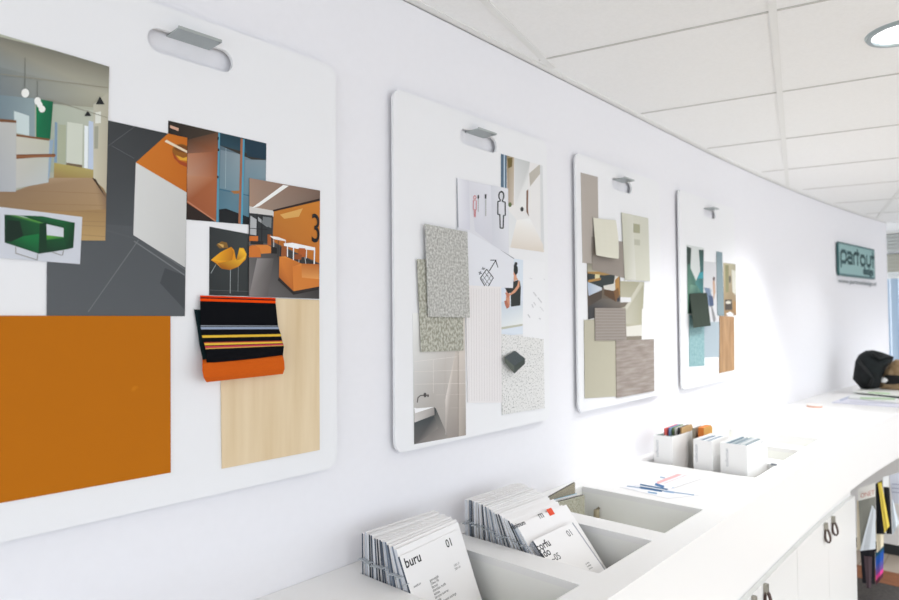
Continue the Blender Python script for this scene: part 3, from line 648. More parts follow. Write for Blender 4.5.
sheet('photo_print', 'photo of restroom signs with a bold black outlined person', 'photo print', [(456.7, 178), (508.2, 188.5), (509, 264), (457.5, 240)], 0.0026, '#d5d5da', [
  (Z([(38, 45), (115, 60), (120, 360), (42, 345)]), ['#e4e4e8', '#cfcfd6', '#cdcdd6', '#dcdce2']), (Z([(115, 70), (245, 95), (255, 450), (150, 365)]), ['#d4d4da', '#dadae0', '#cbcbd2', '#ccccd4']), (Z([(245, 95), (345, 115), (350, 520), (255, 450)]), ['#cdced4', '#dfdfe3', '#d6d7dc', '#cacbd2']), (Z(line((40, 48), (48, 345), 7)), '#8b8f95'),
  (Z(ell(308, 155, 19, 30)), '#202326'), (Z(ell(308, 156, 11, 21)), '#cfd0d5'), (Z([(300, 172), (316, 172), (316, 188), (300, 188)]), '#cfd0d5')]
  + [(Z(p), '#202326') for p in (line((302, 175), (301, 188), 7), line((314, 176), (315, 190), 7), line((301, 186), (285, 190), 7), line((287, 187), (287, 268), 7), line((287, 265), (299, 268), 7), line((299, 265), (301, 348), 7), line((300, 347), (319, 350), 7), line((319, 350), (321, 272), 7), line((321, 272), (333, 272), 7), line((332, 272), (331, 192), 7), line((331, 193), (315, 189), 7))]
  + [(Z(ell(149, 165, 9, 13)), '#c46a6a'), (Z(ell(149, 165, 5, 8)), '#d8d6dc')] + [(Z(p), '#c46a6a') for p in (line((140, 182), (140, 238), 4), line((158, 184), (157, 240), 4), line((140, 182), (158, 184), 3), line((140, 238), (157, 240), 3), line((145, 240), (146, 283), 4), line((153, 240), (152, 284), 4))]
  + [(Z(line((170, 150), (170, 172), 9)), '#2c2e30'), (Z(line((214, 145), (214, 172), 10)), '#2c2e30')] + [(Z(line((170, y), (170, y+7), 4)), '#8c9080') for y in range(176, 250, 11)] + [(Z(line((215, y), (215, y+7), 5)), '#8c9080') for y in range(178, 268, 11)])
Z = lambda pts: S1(460, 250, 6.667, pts)
hexc = '#2a2c30'
sheet('drawing_sheet', 'white sheet with a black hexagon and arrow drawing', 'drawing', [(467.5, 231), (492, 244.8), (514, 258), (513, 288), (468, 287)], 0.0038, '#dcdde2', [
  (Z(line((275, 0), (365, 60), 7)), '#8d9094'), (Z(line((195, 140), (238, 70), 6)), hexc), (Z(line((203, 68), (242, 68), 6)), hexc), (Z(line((238, 70), (253, 116), 6)), hexc)]
  + [(Z(line(p, q_, 6)), hexc) for p, q_ in (((178, 128), (222, 185)), ((222, 185), (190, 240)), ((178, 128), (135, 188)), ((135, 188), (165, 240)))]
  + [(Z(line(p, q_, 3)), '#4a4d52') for p, q_ in (((165, 148), (205, 205)), ((150, 168), (198, 235)), ((190, 150), (150, 205)), ((208, 170), (165, 232)), ((140, 182), (180, 240)), ((178, 165), (190, 175)))]
  + [(Z(line((150, 115), (160, 132), 7)), '#6a6d70'), (Z(line((145, 128), (168, 122), 6)), '#6a6d70'), (Z(line((125, 148), (145, 158), 7)), '#6a6d70'), (Z(line((130, 165), (138, 142), 6)), '#6a6d70')])
sk = '#c98f72'
sheet('photo_print', 'photo of a seated dark-haired woman in a black dress', 'photo print', [(501, 256.5), (523, 260), (522.8, 334), (501.5, 336)], 0.0030, '#d3dbe4', [
  (Z([(275, 50), (345, 60), (345, 420), (275, 400)]), ['#c3cbe0', '#d4dae6', '#dfe3e8', '#d4dbe4']), (Z([(275, 345), (420, 340), (420, 500), (275, 520)]), ['#c0cbd6', '#c9d2da', '#e4e6e4', '#dde1e2']), (Z([(275, 515), (418, 492), (418, 505), (275, 530)]), '#b9b9a8'),
  (Z([(326, 240), (306, 256), (309, 290), (303, 365), (316, 385), (332, 370), (331, 300)]), sk), (Z([(305, 262), (295, 250), (330, 250), (345, 280), (320, 290)]), '#1f2120'),
  (Z([(345, 190), (352, 185), (358, 210), (385, 200), (400, 210), (406, 250), (402, 370), (340, 378), (338, 300), (325, 255), (330, 220)]), '#272b28'),
  (Z([(360, 160), (376, 160), (378, 185), (388, 196), (370, 202), (363, 212), (357, 190)]), '#d0987a'), (Z([(390, 202), (399, 206), (396, 246), (368, 284), (330, 306), (328, 296), (362, 264), (382, 236)]), '#cf9676'),
  (Z([(300, 285), (330, 290), (322, 325), (315, 315)]), '#b9745a'), (Z([(295, 340), (312, 335), (330, 380), (312, 392), (300, 365)]), '#b06a52'),
  (Z(ell(356, 140, 15, 27)), '#c98d6e'), (Z([(344, 115), (352, 98), (372, 95), (386, 115), (385, 150), (372, 170), (362, 150), (352, 130)]), '#1e1f20'), (Z(ell(373, 92, 10, 12)), '#232425')])
wl = [(line((468.5+i*2.6, 288.5), (469.2+i*2.55, 401), 0.45), '#d2cdcc') for i in range(13)]
sheet('tile_sample', 'white vertically ribbed tile sample below the hexagon drawing', 'tile sample', [(465.8, 285.2), (501.3, 286.8), (502, 402.6), (468.2, 402.8)], 0.0046, '#e3dfde', wl, thick=.004)
ve = []
rnd = random.Random(3)
for i in range(16):
    x, y = 523+rnd.random()*21, 272+rnd.random()*78; ve.append((line((x, y), (x+rnd.uniform(1, 4), y+rnd.uniform(1, 5)), rnd.uniform(.4, 1.3)), rnd.choice(['#bdbdbf', '#c8c8ca', '#a9a9ac'])))
sheet('marble_sample', 'white marble sample with grey veins beside the seated woman photo', 'marble sample', [(521.8, 259), (545, 262), (545.3, 352), (522.5, 352)], 0.0022, '#e6e6e7', ve)
sheet('terrazzo_sample', 'speckled white terrazzo sample at the lower right of the felt board', 'terrazzo sample', [(502, 334), (543.6, 339), (544.7, 408), (502.6, 414.8)], 0.0042, mats=M_terr, thick=.0036)
b = MB(); T = lambda x, y, l: onY((480+x/6, 330+y/6), YB-.005-l)
A, B_, C_, D_ = T(145, 163, .012), T(210, 124, .001), T(270, 170, .012), T(206, 215, .022)
A2, C2, D2 = T(150, 196, .011), T(270, 202, .011), T(206, 262, .021); Bk = T(210, 170, 0)
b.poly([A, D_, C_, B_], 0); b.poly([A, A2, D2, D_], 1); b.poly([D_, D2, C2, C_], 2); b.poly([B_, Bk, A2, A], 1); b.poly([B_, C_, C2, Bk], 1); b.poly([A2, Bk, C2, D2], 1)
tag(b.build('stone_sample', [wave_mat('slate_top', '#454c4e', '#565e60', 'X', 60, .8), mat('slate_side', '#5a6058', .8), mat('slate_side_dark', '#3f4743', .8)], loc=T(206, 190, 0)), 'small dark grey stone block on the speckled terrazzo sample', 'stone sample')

# ---- board 3
GAIN = 0.92
M_taupe = wave_mat('taupe_linen', '#a39b92', '#b2aaa1', 'Z', 90, .9, .5)
M_taupe2 = wave_mat('taupe_rib', '#8e857d', '#a29990', 'Z', 75, .9, .3)
M_weave = None
sheet('veneer_sample', 'narrow taupe linen strip at the upper left of the beige board', 'fabric sample', [(580.8, 172.5), (597.8, 177), (599, 266), (582.6, 262.6)], 0.0012, mats=mat('taupe_plain', '#b3aaa1', .85), thick=.0009)
sheet('fabric_sample', 'dark taupe ribbed fabric behind the small curled cream swatch', 'fabric sample', [(591.7, 236.6), (624.2, 242), (624.6, 278), (592.4, 270)], 0.0030, mats=M_taupe2, thick=.0012)
# curled cream swatch
cs = []
for i, t in enumerate(frange(0, 1, 9)):
    l = (593.3+3*t, 217.5+37.5*t); r_ = (615.8+2.8*t+1.2*math.sin(t*3), 220+38.7*t)
    cs.append([onY((l[0]+(r_[0]-l[0])*u, l[1]+(r_[1]-l[1])*u+0.5*math.sin(u*3)), YB-.006-.022*t*t-.004*math.sin(u*math.pi)) for u in frange(0, 1, 5)])
b = MB(); b.grid(cs, thick=(0, .001, 0)); tag(b.build('fabric_swatch', mat('cream_cloth', '#dfdccb', .9), loc=onY((605, 238), YB-.01), smooth=False), 'small curled cream fabric swatch on the beige board', 'fabric swatch')
sheet('fabric_sample', 'pale green-beige sheet with two small square patches', 'fabric sample', [(621.7, 212.4), (648.3, 218.2), (650, 281), (625, 280)], 0.0052, '#d9d8c8', [([(621.7, 212.4), (633, 214), (636, 281), (625, 280)], ['#d6d5c3', '#dcdbcd', '#e3e2d8', '#cfcebc']), ([(633.3, 223.4), (640, 224.6), (640, 233.4), (633.3, 232.6)], '#adac8f'), ([(634.2, 239), (640, 240), (640, 245.6), (634.2, 244.8)], '#c3c2af')], thick=.0015)
Z = lambda pts: S1(570, 240, 6, pts)
sheet('photo_print', 'photo of a dining table with white cushioned chairs', 'photo print', [(587.2, 263), (620.2, 267.6), (620.4, 311), (588.2, 319.6)], 0.0022, '#6b5f50', [
  (Z([(103, 140), (320, 160), (320, 215), (103, 195)]), ['#8c8878', '#a39a86', '#cfc8b8', '#b9b39c']), (Z([(105, 190), (290, 190), (292, 205), (200, 215), (105, 205)]), '#b08a4c'), (Z([(105, 200), (200, 212), (290, 203), (270, 260), (190, 290), (105, 260)]), '#2b3434'), (Z([(150, 205), (180, 208), (175, 240), (150, 235)]), '#e2d8a8'),
  (Z([(108, 240), (185, 226), (185, 240), (110, 255)]), '#b5894a'), (Z([(103, 250), (190, 285), (192, 300), (112, 338)]), ['#aebfd4', '#dde3ea', '#c9cfda', '#b3c0d2']), (Z([(110, 336), (192, 300), (190, 350), (110, 420)]), '#4e4238'),
  (Z([(110, 400), (190, 350), (330, 360), (330, 420), (110, 475)]), ['#3a3a3c', '#6a625a', '#857b70', '#6a6058', '#35383c']), (Z([(200, 275), (262, 262), (270, 215), (292, 208), (290, 285), (262, 305), (205, 295)]), '#dcd9d0'), (Z([(205, 296), (262, 306), (275, 320), (275, 370), (205, 330)]), '#5a3f25'), (Z([(270, 240), (295, 215), (300, 330), (282, 345), (272, 310)]), '#b58748'), (Z([(262, 306), (290, 285), (296, 330), (276, 372)]), '#7c5730'), (Z([(282, 350), (300, 345), (298, 365), (284, 372)]), '#2c3340')])
sheet('photo_print', 'photo of a pale olive draped wall above a white bench', 'photo print', [(620, 281), (644.2, 282), (642, 341), (620.4, 341)], 0.0018, '#bdb9a2', [
  (Z([(300, 250), (445, 255), (430, 520), (335, 500), (300, 400)]), ['#b9b49a', '#a9a58c', '#b5b198', '#c9c6b4', '#c2bea8']), (Z([(420, 255), (445, 260), (340, 420), (330, 400)]), ['#cfccba', '#bdb9a2', '#d4d1c2', '#d0cdbc']), (Z([(300, 342), (365, 345), (365, 372), (300, 375)]), '#eeeeee'), (Z([(300, 375), (350, 373), (330, 400), (300, 410)]), '#7c7264'), (Z([(335, 520), (430, 508), (430, 575), (335, 580)]), '#e3e0d5'), (Z([(335, 578), (432, 575), (432, 620), (335, 620)]), '#8d8474')])
wv = []
for i in range(11): wv.append((line((595, 310+i*3), (626.5, 310.4+i*2.9), 0.7), '#8a8078'))
for i in range(16): wv.append((line((595.6+i*2, 308), (595.8+i*2, 340.6), 0.5), '#aaa097'))
sheet('woven_sample', 'square taupe woven sample with horizontal ribs, centre of the beige board', 'woven sample', [(595, 308), (625.6, 308.2), (626.6, 340.2), (595.4, 340.8)], 0.0070, '#a89e95', wv, thick=.003)
sheet('colour_sample', 'plain khaki panel at the lower left of the beige board', 'colour sample', [(584.2, 319.8), (616.4, 319), (616.6, 396.4), (585, 398.4)], 0.0032, mats=mat('khaki_laminate', '#b6b19c', .6), thick=.002)
M_gwood = noise_mat('grey_wood', '#8d8178', '#aaa098', (6, 6, 70), 1.2, 4, .6, .35, .7)
sheet('wood_sample', 'grey-brown horizontal grained wood sample at the lower right of the beige board', 'wood sample', [(616, 340.6), (654, 339.2), (654.4, 391), (616.7, 398)], 0.0060, mats=M_gwood, thick=.003)
sheet('paper_sample', 'small blank white card at the right of the beige board', 'card', [(642, 309), (656, 309), (656.2, 338.4), (641.8, 340)], 0.0026, '#f4f3f0')

# ---- board 4
GAIN = 0.9
Z = lambda pts: S1(680, 235, 6.667, pts)
sheet('photo_print', 'photo with two dark green drapes parted over white', 'photo print', [(686.5, 244.6), (704, 248), (703.6, 313.4), (687.6, 314.4)], 0.0014, '#dfe3e0', [
  (Z([(45, 75), (75, 88), (70, 220), (110, 310), (155, 380), (155, 525), (50, 525)]), ['#2d4a40', '#3d6052', '#4d7a6a', '#6a9a86', '#3c6a60', '#2f5a52', '#6f9a84']), (Z([(125, 98), (158, 100), (155, 400), (100, 320), (135, 240)]), ['#33524a', '#2c4842', '#2f7f82', '#4f8a88', '#3a6660']), (Z([(130, 250), (155, 245), (155, 290), (115, 290)]), '#3aa0ac'), (Z([(70, 330), (120, 340), (100, 520), (55, 520)]), ['#7ba58e', '#4f8074', '#1c2c2c', '#27403c']), (Z([(50, 80), (72, 90), (66, 190), (48, 200)]), '#26382f')])
sheet('photo_print', 'pale photo of people standing, between the green drapes and blue strip', 'photo print', [(703.2, 261), (717.4, 262.7), (718.8, 328), (703.6, 327)], 0.0010, '#dddddf', [
  (Z([(160, 350), (200, 355), (215, 420), (210, 480), (190, 470), (175, 400)]), '#7b8ca6'), (Z([(190, 400), (220, 410), (225, 470), (200, 480)]), '#46587a'), (Z(ell(226, 292, 7, 14)), '#4c332a'), (Z([(218, 305), (232, 305), (236, 380), (225, 440), (220, 380)]), '#c9a58c'), (Z([(205, 470), (215, 475), (240, 560), (225, 600), (215, 540)]), '#8f8f90'), (Z([(195, 360), (212, 365), (205, 400)]), '#a9b4c4')])
sheet('photo_print', 'photo of a warm hallway room with a small table, upper right of the teal board', 'photo print', [(723.3, 262.7), (735.6, 264.2), (736.4, 315.5), (724, 316)], 0.0012, '#a99a7c', [
  (Z([(290, 185), (370, 195), (375, 535), (295, 540)]), ['#cabf9e', '#a9a48c', '#8a6a44', '#9a7a50']), (Z([(300, 200), (325, 200), (325, 380), (305, 385)]), '#8e8a62'), (Z([(345, 230), (370, 240), (372, 400), (350, 380)]), '#d0cfc2'), (Z(ell(333, 295, 7, 25)), '#55524a'), (Z([(300, 430), (345, 430), (350, 500), (300, 500)]), '#4a4138'), (Z(ell(322, 450, 18, 10)), '#d8d2c4'), (Z([(305, 525), (335, 510), (360, 530), (330, 545)]), '#eeeeee'), (Z([(355, 440), (374, 450), (374, 530), (355, 500)]), '#a07a4a')])
sheet('fabric_sample', 'narrow upright blue-grey strip near the top of the teal board', 'fabric sample', [(716.5, 251.4), (722.2, 252.3), (724.2, 316), (717.4, 315.4)], 0.0034, mats=mat('blue_grey_cloth', '#84969c', .9), thick=.001)
sheet('fabric_sample', 'mottled teal sample at the lower left of the farthest board', 'fabric sample', [(689.2, 315), (704.4, 315), (704.4, 365.6), (689.3, 366.7)], 0.0024, mats=noise_mat('teal_mottle', '#7ba0a4', '#93b4b6', (60, 60, 60), 1, 3, .8), thick=.0015)
sheet('fabric_sample', 'flat blue-grey square beside the oak strip', 'fabric sample', [(704, 322), (719.9, 322), (719.8, 356.8), (704, 357.6)], 0.0020, mats=mat('pale_blue_grey', '#a3b0b8', .85), thick=.0012)
sheet('wood_sample', 'oak wood strip at the lower right of the farthest board', 'wood sample', [(719.8, 315.8), (734.3, 316.8), (734.5, 370), (719.6, 373.2)], 0.0044, mats=noise_mat('oak_veneer', '#b59067', '#96714a', (30, 30, 5), 1, 4, .5), thick=.003)
gs = []
for i, t in enumerate(frange(0, 1, 9)):
    l = (689.8+3.7*t, 293.5+34.4*t); r_ = (707+3.8*t, 292.8+33*t)
    gs.append([onY((l[0]+(r_[0]-l[0])*u, l[1]+(r_[1]-l[1])*u), YB-.006-.03*t-.003*math.sin(u*math.pi)) for u in frange(0, 1, 5)])
b = MB(); b.grid(gs, thick=(0, .0012, 0)); tag(b.build('fabric_swatch', mat('dark_green_cloth', '#3d463e', .95, spec=.15), loc=onY((698, 310), YB-.02)), 'dark green fabric swatch hanging loose on the farthest board', 'fabric swatch')

# ------------------------------------------------------------------ company sign on the curved wall
def on_curve(p, off=0.0):
    r = ray(*p); t = 1.0
    for i in range(4000):
        t = 5+i*0.002*2; q = CAM+r*t
        if q.y > wallY(q.x)-off: return q
    return q
pa, pb = on_curve((837, 262), .012), on_curve((873.6, 266), .012)
ex = Vector((pb.x-pa.x, pb.y-pa.y, 0)); W_ = ex.length; ex.normalize(); nrm = Vector((ex.y, -ex.x, 0))  # towards room
zt, zb = EYE+0.655, EYE+0.348
H_ = zt-zb
sg = thing('company_sign', 'teal glass sign reading partout on the curved end of the wall', 'sign', Vector((pa.x, pa.y, zb)))
O = Vector((pa.x, pa.y, zb))+nrm*0.012
def SP(u, v, d=0): return O+ex*u*W_+Vector((0, 0, 1))*v*H_+nrm*d
b = MB()
def rrect(u0, v0, u1, v1, ru, rv):
    out = []
    for cu, cv, a0 in ((u1-ru, v1-rv, 0), (u0+ru, v1-rv, 90), (u0+ru, v0+rv, 180), (u1-ru, v0+rv, 270)):
        for i in range(5):
            a = math.radians(a0+i*22.5); out.append((cu+ru*math.cos(a), cv+rv*math.sin(a)))
    return out
b.slab([SP(u, v) for u, v in rrect(0, 0, 1, 1, .02, .08)], nrm*-0.012)
b.build('glass_plate', mat('sign_teal_edge', '#2c6062', .3), sg)
b = MB(); b.poly([SP(u, v, .0006) for u, v in rrect(0.018, 0.07, .985, .95, .015, .06)]); b.build('sign_face', mat('sign_teal', '#8fb5b4', .35), sg)
b = MB()
def seg(u0, v0, u1, v1, wd=.020):
    du, dv = (u1-u0)*W_, (v1-v0)*H_; l = math.hypot(du, dv); nu, nv = -dv/l*wd/W_*W_/2, du/l*wd/2
    e = wd*0.45; tu, tv = du/l*e, dv/l*e
    pt = lambda u, v, a, c: O+ex*(u*W_+a)+Vector((0, 0, 1))*(v*H_+c)+nrm*.0014
    b.poly([pt(u0, v0, -tu+nu, -tv+nv), pt(u0, v0, -tu-nu, -tv-nv), pt(u1, v1, tu-nu, tv-nv), pt(u1, v1, tu+nu, tv+nv)][::-1])
def segs(pts, wd=.033):
    for p, q_ in zip(pts[:-1], pts[1:]): seg(*p, *q_, wd)
T0, B0 = .74, .42
segs([(.06, .30), (.06, .66), (.09, T0), (.165, T0), (.19, .66), (.19, .50), (.165, B0), (.09, B0)])
segs([(.23, T0-.02), (.31, T0-.02), (.34, .66), (.34, B0), (.25, B0), (.225, .50), (.25, .58), (.34, .58)])
segs([(.39, B0), (.39, .66), (.42, T0), (.45, T0)])
segs([(.49, .84), (.49, B0)]); segs([(.455, T0), (.53, T0)])
segs([(.60, .70), (.575, .62), (.575, .50), (.60, B0), (.67, B0), (.70, .50), (.70, .62), (.67, .70), (.60, .70)])
segs([(.75, .72), (.75, .50), (.775, B0), (.83, B0), (.86, .50), (.86, .72)])
segs([(.93, .86), (.93, B0)]); segs([(.895, .72), (.965, .72)])
add_text(b, 'design', SP(.64, .14, .0014), ex, (0, 0, 1), H_*.30, 0, None, bold=.008, sx=1.45)
b.build('lettering', mat('sign_letter', '#1f4d50', .5), sg); b = MB()
add_text(b, 'www.partoutdesign.nl', SP(.02, -.20, -.0105), ex, (0, 0, 1), H_*.17, 0, None, bold=.002, sx=2.55)
b.build('web_address', mat('wall_letter', '#8b8f92', .6), sg)

# ------------------------------------------------------------------ sample booklets in the bins
RINGS = {}
ORD = 'first second third fourth fifth sixth seventh eighth ninth tenth eleventh twelfth thirteenth fourteenth fifteenth sixteenth seventeenth eighteenth nineteenth twentieth twenty-first twenty-second twenty-third twenty-fourth'.split()
def booklet(xl, yo, lean, plan, ztop, wd, th, label, group, draw=None, ring=True, mats=None, zo=CT, zb=0.002):
    """xl,yo: where the lower left front edge crosses the counter level; leans back towards the wall"""
    ev = rnd.choice(M_edgev)
    if 'packed' in label: label = label.replace('sample booklet', 'booklet with '+ev.name[10:].replace('_', ' ')+' page edges')
    a, p = math.radians(lean), math.radians(plan)
    e = Vector((math.cos(p), math.sin(p), 0)); back = Vector((-math.sin(p), math.cos(p), 0))
    up = Vector((0, 0, math.cos(a)))+back*math.sin(a); n = up.cross(e).normalized()*-1    # n points away from the viewer
    if n.y < 0: n = -n
    base = Vector((xl, yo, zo)) - up*((zo-(BZ+zb))/math.cos(a))
    h = (ztop-base.z)/math.cos(a)
    t = bpy.data.objects.new('sample_booklet', None); COL.objects.link(t); t.empty_display_size = .03
    M_ = Matrix.Identity(4)
    for i in range(3): M_[i][0] = e[i]; M_[i][1] = n[i]; M_[i][2] = up[i]; M_[i][3] = base[i]
    t.matrix_world = M_; tag(t, label, 'sample booklet', group)
    def loc(px):
        r = ray(*px); s_ = (base-CAM).dot(n)/r.dot(n); q = CAM+r*s_-base; return q.dot(e), q.dot(up)
    b = MB(); V = [(0, 0, 0), (wd, 0, 0), (wd, th, 0), (0, th, 0), (0, 0, h), (wd, 0, h), (wd, th, h), (0, th, h)]
    b.mesh(V, [(0, 1, 5, 4), (2, 3, 7, 6)], 0); b.mesh(V, [(3, 0, 4, 7), (1, 2, 6, 5), (3, 2, 1, 0)], 1); b.mesh(V, [(4, 5, 6, 7)], 0)
    if draw: draw(b, loc)
    me = b.build('pages', mats or [M_cover, ev, M_black, M_red]); me.parent = t
    if ring:
        q = MB(); R_ = 0.0125; zc = h-0.062-rnd.random()*0.01
        q.tube([(-0.004+R_*math.cos(k*math.pi/6)*.9, th/2+R_*0.25*math.sin(k*math.pi/6)+0, zc) for k in range(12)], 0.0016, 5, closed=True)
        ro = q.build('binding_ring', M_ring); ro.parent = t
    return t
M_red = mat('red_print', '#e2471e', .6)
def txt(b, s_, xy, size, mi=2, bold=0, sx=1, dy=-0.0003):
    add_text(b, s_, (xy[0], dy, xy[1]), (1, 0, 0), (0, 0, 1), size, mi, None, bold, sx)
def bar(b, xy, w_, h_, mi=2, dy=-0.0003): b.poly([(xy[0], dy, xy[1]), (xy[0]+w_, dy, xy[1]), (xy[0]+w_, dy, xy[1]+h_), (xy[0], dy, xy[1]+h_)], mi)
def d_buru(b, loc):
    p = loc((406, 568.5)); txt(b, 'buru', p, 0.034, bold=.0006)
    q = loc((447, 548)); txt(b, '01', q, 0.030, bold=.0004)
    x0, z0 = loc((430, 582)); 
    for i, s_ in enumerate(['genoeglijk', 'chloé rib', 'flannel', 'sheridan stoffe', 'kansas', 'barrow sunrise', 'maria', 'soft and semi castings', 'linen weave']):
        txt(b, s_, (x0, z0-i*0.0085), 0.0095)
    x1, z1 = loc((454, 567)); txt(b, '1001-17', (x1, z1), 0.008); txt(b, '2001-21', (x1, z1-.009), 0.008)
    txt(b, 'outdoor', loc((414, 588)), 0.0085)
n1 = 19
for i in range(n1):
    f = i/(n1-1); fl = f**1.6
    lean = 0.5+22.9*fl; plan = -1.5+7.7*f; yo = 1.3205-(1.3205-1.146)*f
    zt = EYE-0.570-0.012*f+rnd.uniform(-.004, .003); xl = 1.119+rnd.uniform(-.001, .004)
    wd = 0.262+rnd.uniform(-.008, .012); last = i == n1-1
    if last: zt, wd, xl = EYE-0.598, 0.257, 1.121
    def dd(b, loc, i=i):
        r2 = random.Random(i); 
        if r2.random() < .5: bar(b, (0.004, .27-r2.random()*.05), .01, .006)
    lab = 'front booklet of the nearest stack, its cover reading buru 01' if last else ('rearmost booklet of the nearest stack, against the wall' if i == 0 else ORD[i]+' from the wall, a sample booklet packed in the nearest bin')
    booklet(xl, yo, lean, plan, zt, wd, 0.0058, lab, 'sample booklets in the nearest bin', d_buru if last else dd)

def d_corfu(b, loc):
    txt(b, 'corfu', loc((538.5, 551.5)), 0.032, bold=.0005); txt(b, 'lido', loc((542.5, 558.8)), 0.032, bold=.0005); txt(b, '~05', loc((553.5, 562.5)), 0.028)
    txt(b, '01', loc((569, 537)), 0.029)
    x, z = loc((586, 565)); 
    for k in range(3): txt(b, 'lorena', (x, z-k*.008), .008)
def d_m(b, loc):
    txt(b, 'm', loc((540, 519)), 0.034); x, z = loc((547.5, 512)); bar(b, (x, z-.014), .028, .022, 3); q = loc((511.5, 530)); txt(b, 'minimum', q, 0.019, bold=.0005)
def d_min(b, loc):
    x, z = loc((512, 529.5)); txt(b, 'minimum', (x, z), 0.020, bold=.0012); 
n2 = 24
for i in range(n2):
    f = i/(n2-1)
    lean = 0.5+2*f if i < 7 else 3+37*((f-7/(n2-1))/(1-7/(n2-1)))**1.05
    yo = 1.322-0.0075*i if i < 7 else 1.262-(1.262-1.075)*((f-7/(n2-1))/(1-7/(n2-1)))
    zt = EYE-0.572-rnd.uniform(0, .004)-(0 if i < 7 else 0.004+0.036*((i-7)/(n2-8))**1.3)
    xl = 1.540+rnd.uniform(-.001, .006); wd = 0.262+rnd.uniform(-.01, .01)
    dr = None
    if i == n2-1: dr = d_m
    elif i == 7: dr = lambda b, loc: bar(b, (0.012, .298), .20, .0035)
    elif i == 13: dr = lambda b, loc: txt(b, 'collection', (0.19, .295), .010)
    lab = ORD[i]+' from the wall, a sample booklet packed in the second bin'
    if i == n2-1: lab = 'booklet with a bold word, letter m and orange square, right behind the corfu booklet'
    if i == 7: lab = 'booklet with a long thin black line along its top in the second bin'
    booklet(xl, yo, lean, -0.5, zt, wd, 0.0052, lab, 'sample booklets in the second bin', dr)
M_marb = noise_mat('speckled_pages', '#7d8087', '#c9cbd2', (260, 260, 260), 1, 3, .7)
booklet(1.5445, 1.043, 43.2, 0.4, EYE-0.6455, 0.213, 0.0050, 'front booklet of the second bin, its cover reading corfu lido', 'sample booklets in the second bin', d_corfu, ring=False, zb=.02)
booklet(1.5465, 1.0515, 43.0, 0.4, EYE-0.650, 0.226, 0.0130, 'thick speckled sample book tucked under the corfu booklet', 'sample booklets in the second bin', None, ring=False, zb=.018, mats=[M_marb, M_marb, M_black, M_red])

# fabric books in the third bin
def leaf(name, label, cat, quadpx, Ys, mats, th=.004, depth=.2, group=None, extra=None):
    """upright sheet: top edge given by two photo points at distances Ys, reaching down into its bin"""
    P0, P1 = onY(quadpx[0], Ys[0]), onY(quadpx[1], Ys[1]); z = BZ+.003
    b = MB(); Q0, Q1 = Vector((P0.x, P0.y, z)), Vector((P1.x, P1.y, z))
    b.slab([Q0, Q1, P1, P0], (0, th, 0), 0, None, 1 if isinstance(mats, list) and len(mats) > 1 else None)
    return tag(b.build(name, mats, loc=(P0+P1)/2), label, cat, group)
M_strp = wave_mat('striped_tan_cloth', '#8a8170', '#bdb49f', 'X', 45, .9, 1.5)
M_spk = noise_mat('speckled_felt', '#8f8d7c', '#c4c2b0', (300, 300, 300), 1, 3, .95, bump=.3)
leaf('fabric_book', 'striped tan fabric sample book standing at the back of the third bin', 'sample book', [(545, 499.5), (575, 482.5)], (1.305, 1.315), [M_strp, mat('dark_binding', '#5b564c', .8)], .008)
leaf('white_card', 'white card with a blue edge between the two fabric books', 'card', [(548, 501.5), (577, 493.5)], (1.285, 1.290), [M_paper, mat('cyan_edge', '#4fb0cf', .6)], .004)
leaf('fabric_book', 'speckled grey-beige felt sample book in the third bin', 'sample book', [(549, 504.5), (584.5, 495)], (1.262, 1.270), [M_spk, mat('dark_binding2', '#55524a', .8)], .010)
b = MB(); p = Vector((2.235, 1.255, BZ)); b.tube([p+Vector((0, 0, 0.001)), p+Vector((.004, .002, .10)), p+Vector((.004, .0, .138)), p+Vector((.01, -.008, .15))], [.012, .012, .011, .006], 10)
tag(b.build('fabric_roll', mat('beige_roll', '#b3a88f', .9), loc=p, smooth=True), 'small beige rolled fabric beside the speckled felt book', 'fabric roll')

# magazine files in the fourth bin
M_file = mat('white_card_box', '#f1f0ee', .6)
def mag_file(x0, x1, y0, y1, zt, label, spine, side=None):
    t = thing('magazine_file', label, 'magazine file', ((x0+x1)/2, (y0+y1)/2, BZ+.002), 'white magazine files in the counter')
    z0 = BZ+.002; k = .0025; b = MB(); hl = zt-.0
    # walls; the long sides slope down towards the back end
    b.box((x0, y0, z0), (x0+k, y1, zt)); b.box((x1-k, y0, z0), (x1, y1, zt-.02)); b.box((x0+k, y0, z0), (x1-k, y1, z0+k))
    for ya in (y0, y1-k):
        b.slab([(x0+k, ya, z0+k), (x1-k, ya, z0+k), (x1-k, ya, zt-.004), (x0+k, ya, zt)], (0, k, 0))
    b.build('box', M_file, t)
    b = MB(); cx = x0-.0003; yc = (y0+y1)/2+.012
    add_text(b, spine, (cx, yc+.01, zt-.10), (0, 0, 1), (0, 1, 0), .020)
    if side: add_text(b, side, (x1-.10, y0-.0003, zt-.02), (1, 0, 0), (0, 0, 1), .018)
    b.build('spine_lettering', mat('pale_grey_print', '#a5a9b0', .6), t)
    return t
mag_file(2.862, 3.146, 1.214, 1.302, EYE-.555, 'white magazine file with grey sheets, rearmost and against the wall side', 'collection')
mag_file(2.862, 3.09, 1.036, 1.118, EYE-.553, 'white magazine file in the middle, in front of the brown folder', 'collection')
mag_file(2.862, 3.143, 0.890, 1.000, EYE-.553, 'white magazine file nearest the counter front, tops of sheets showing', 'collection', 'studio')
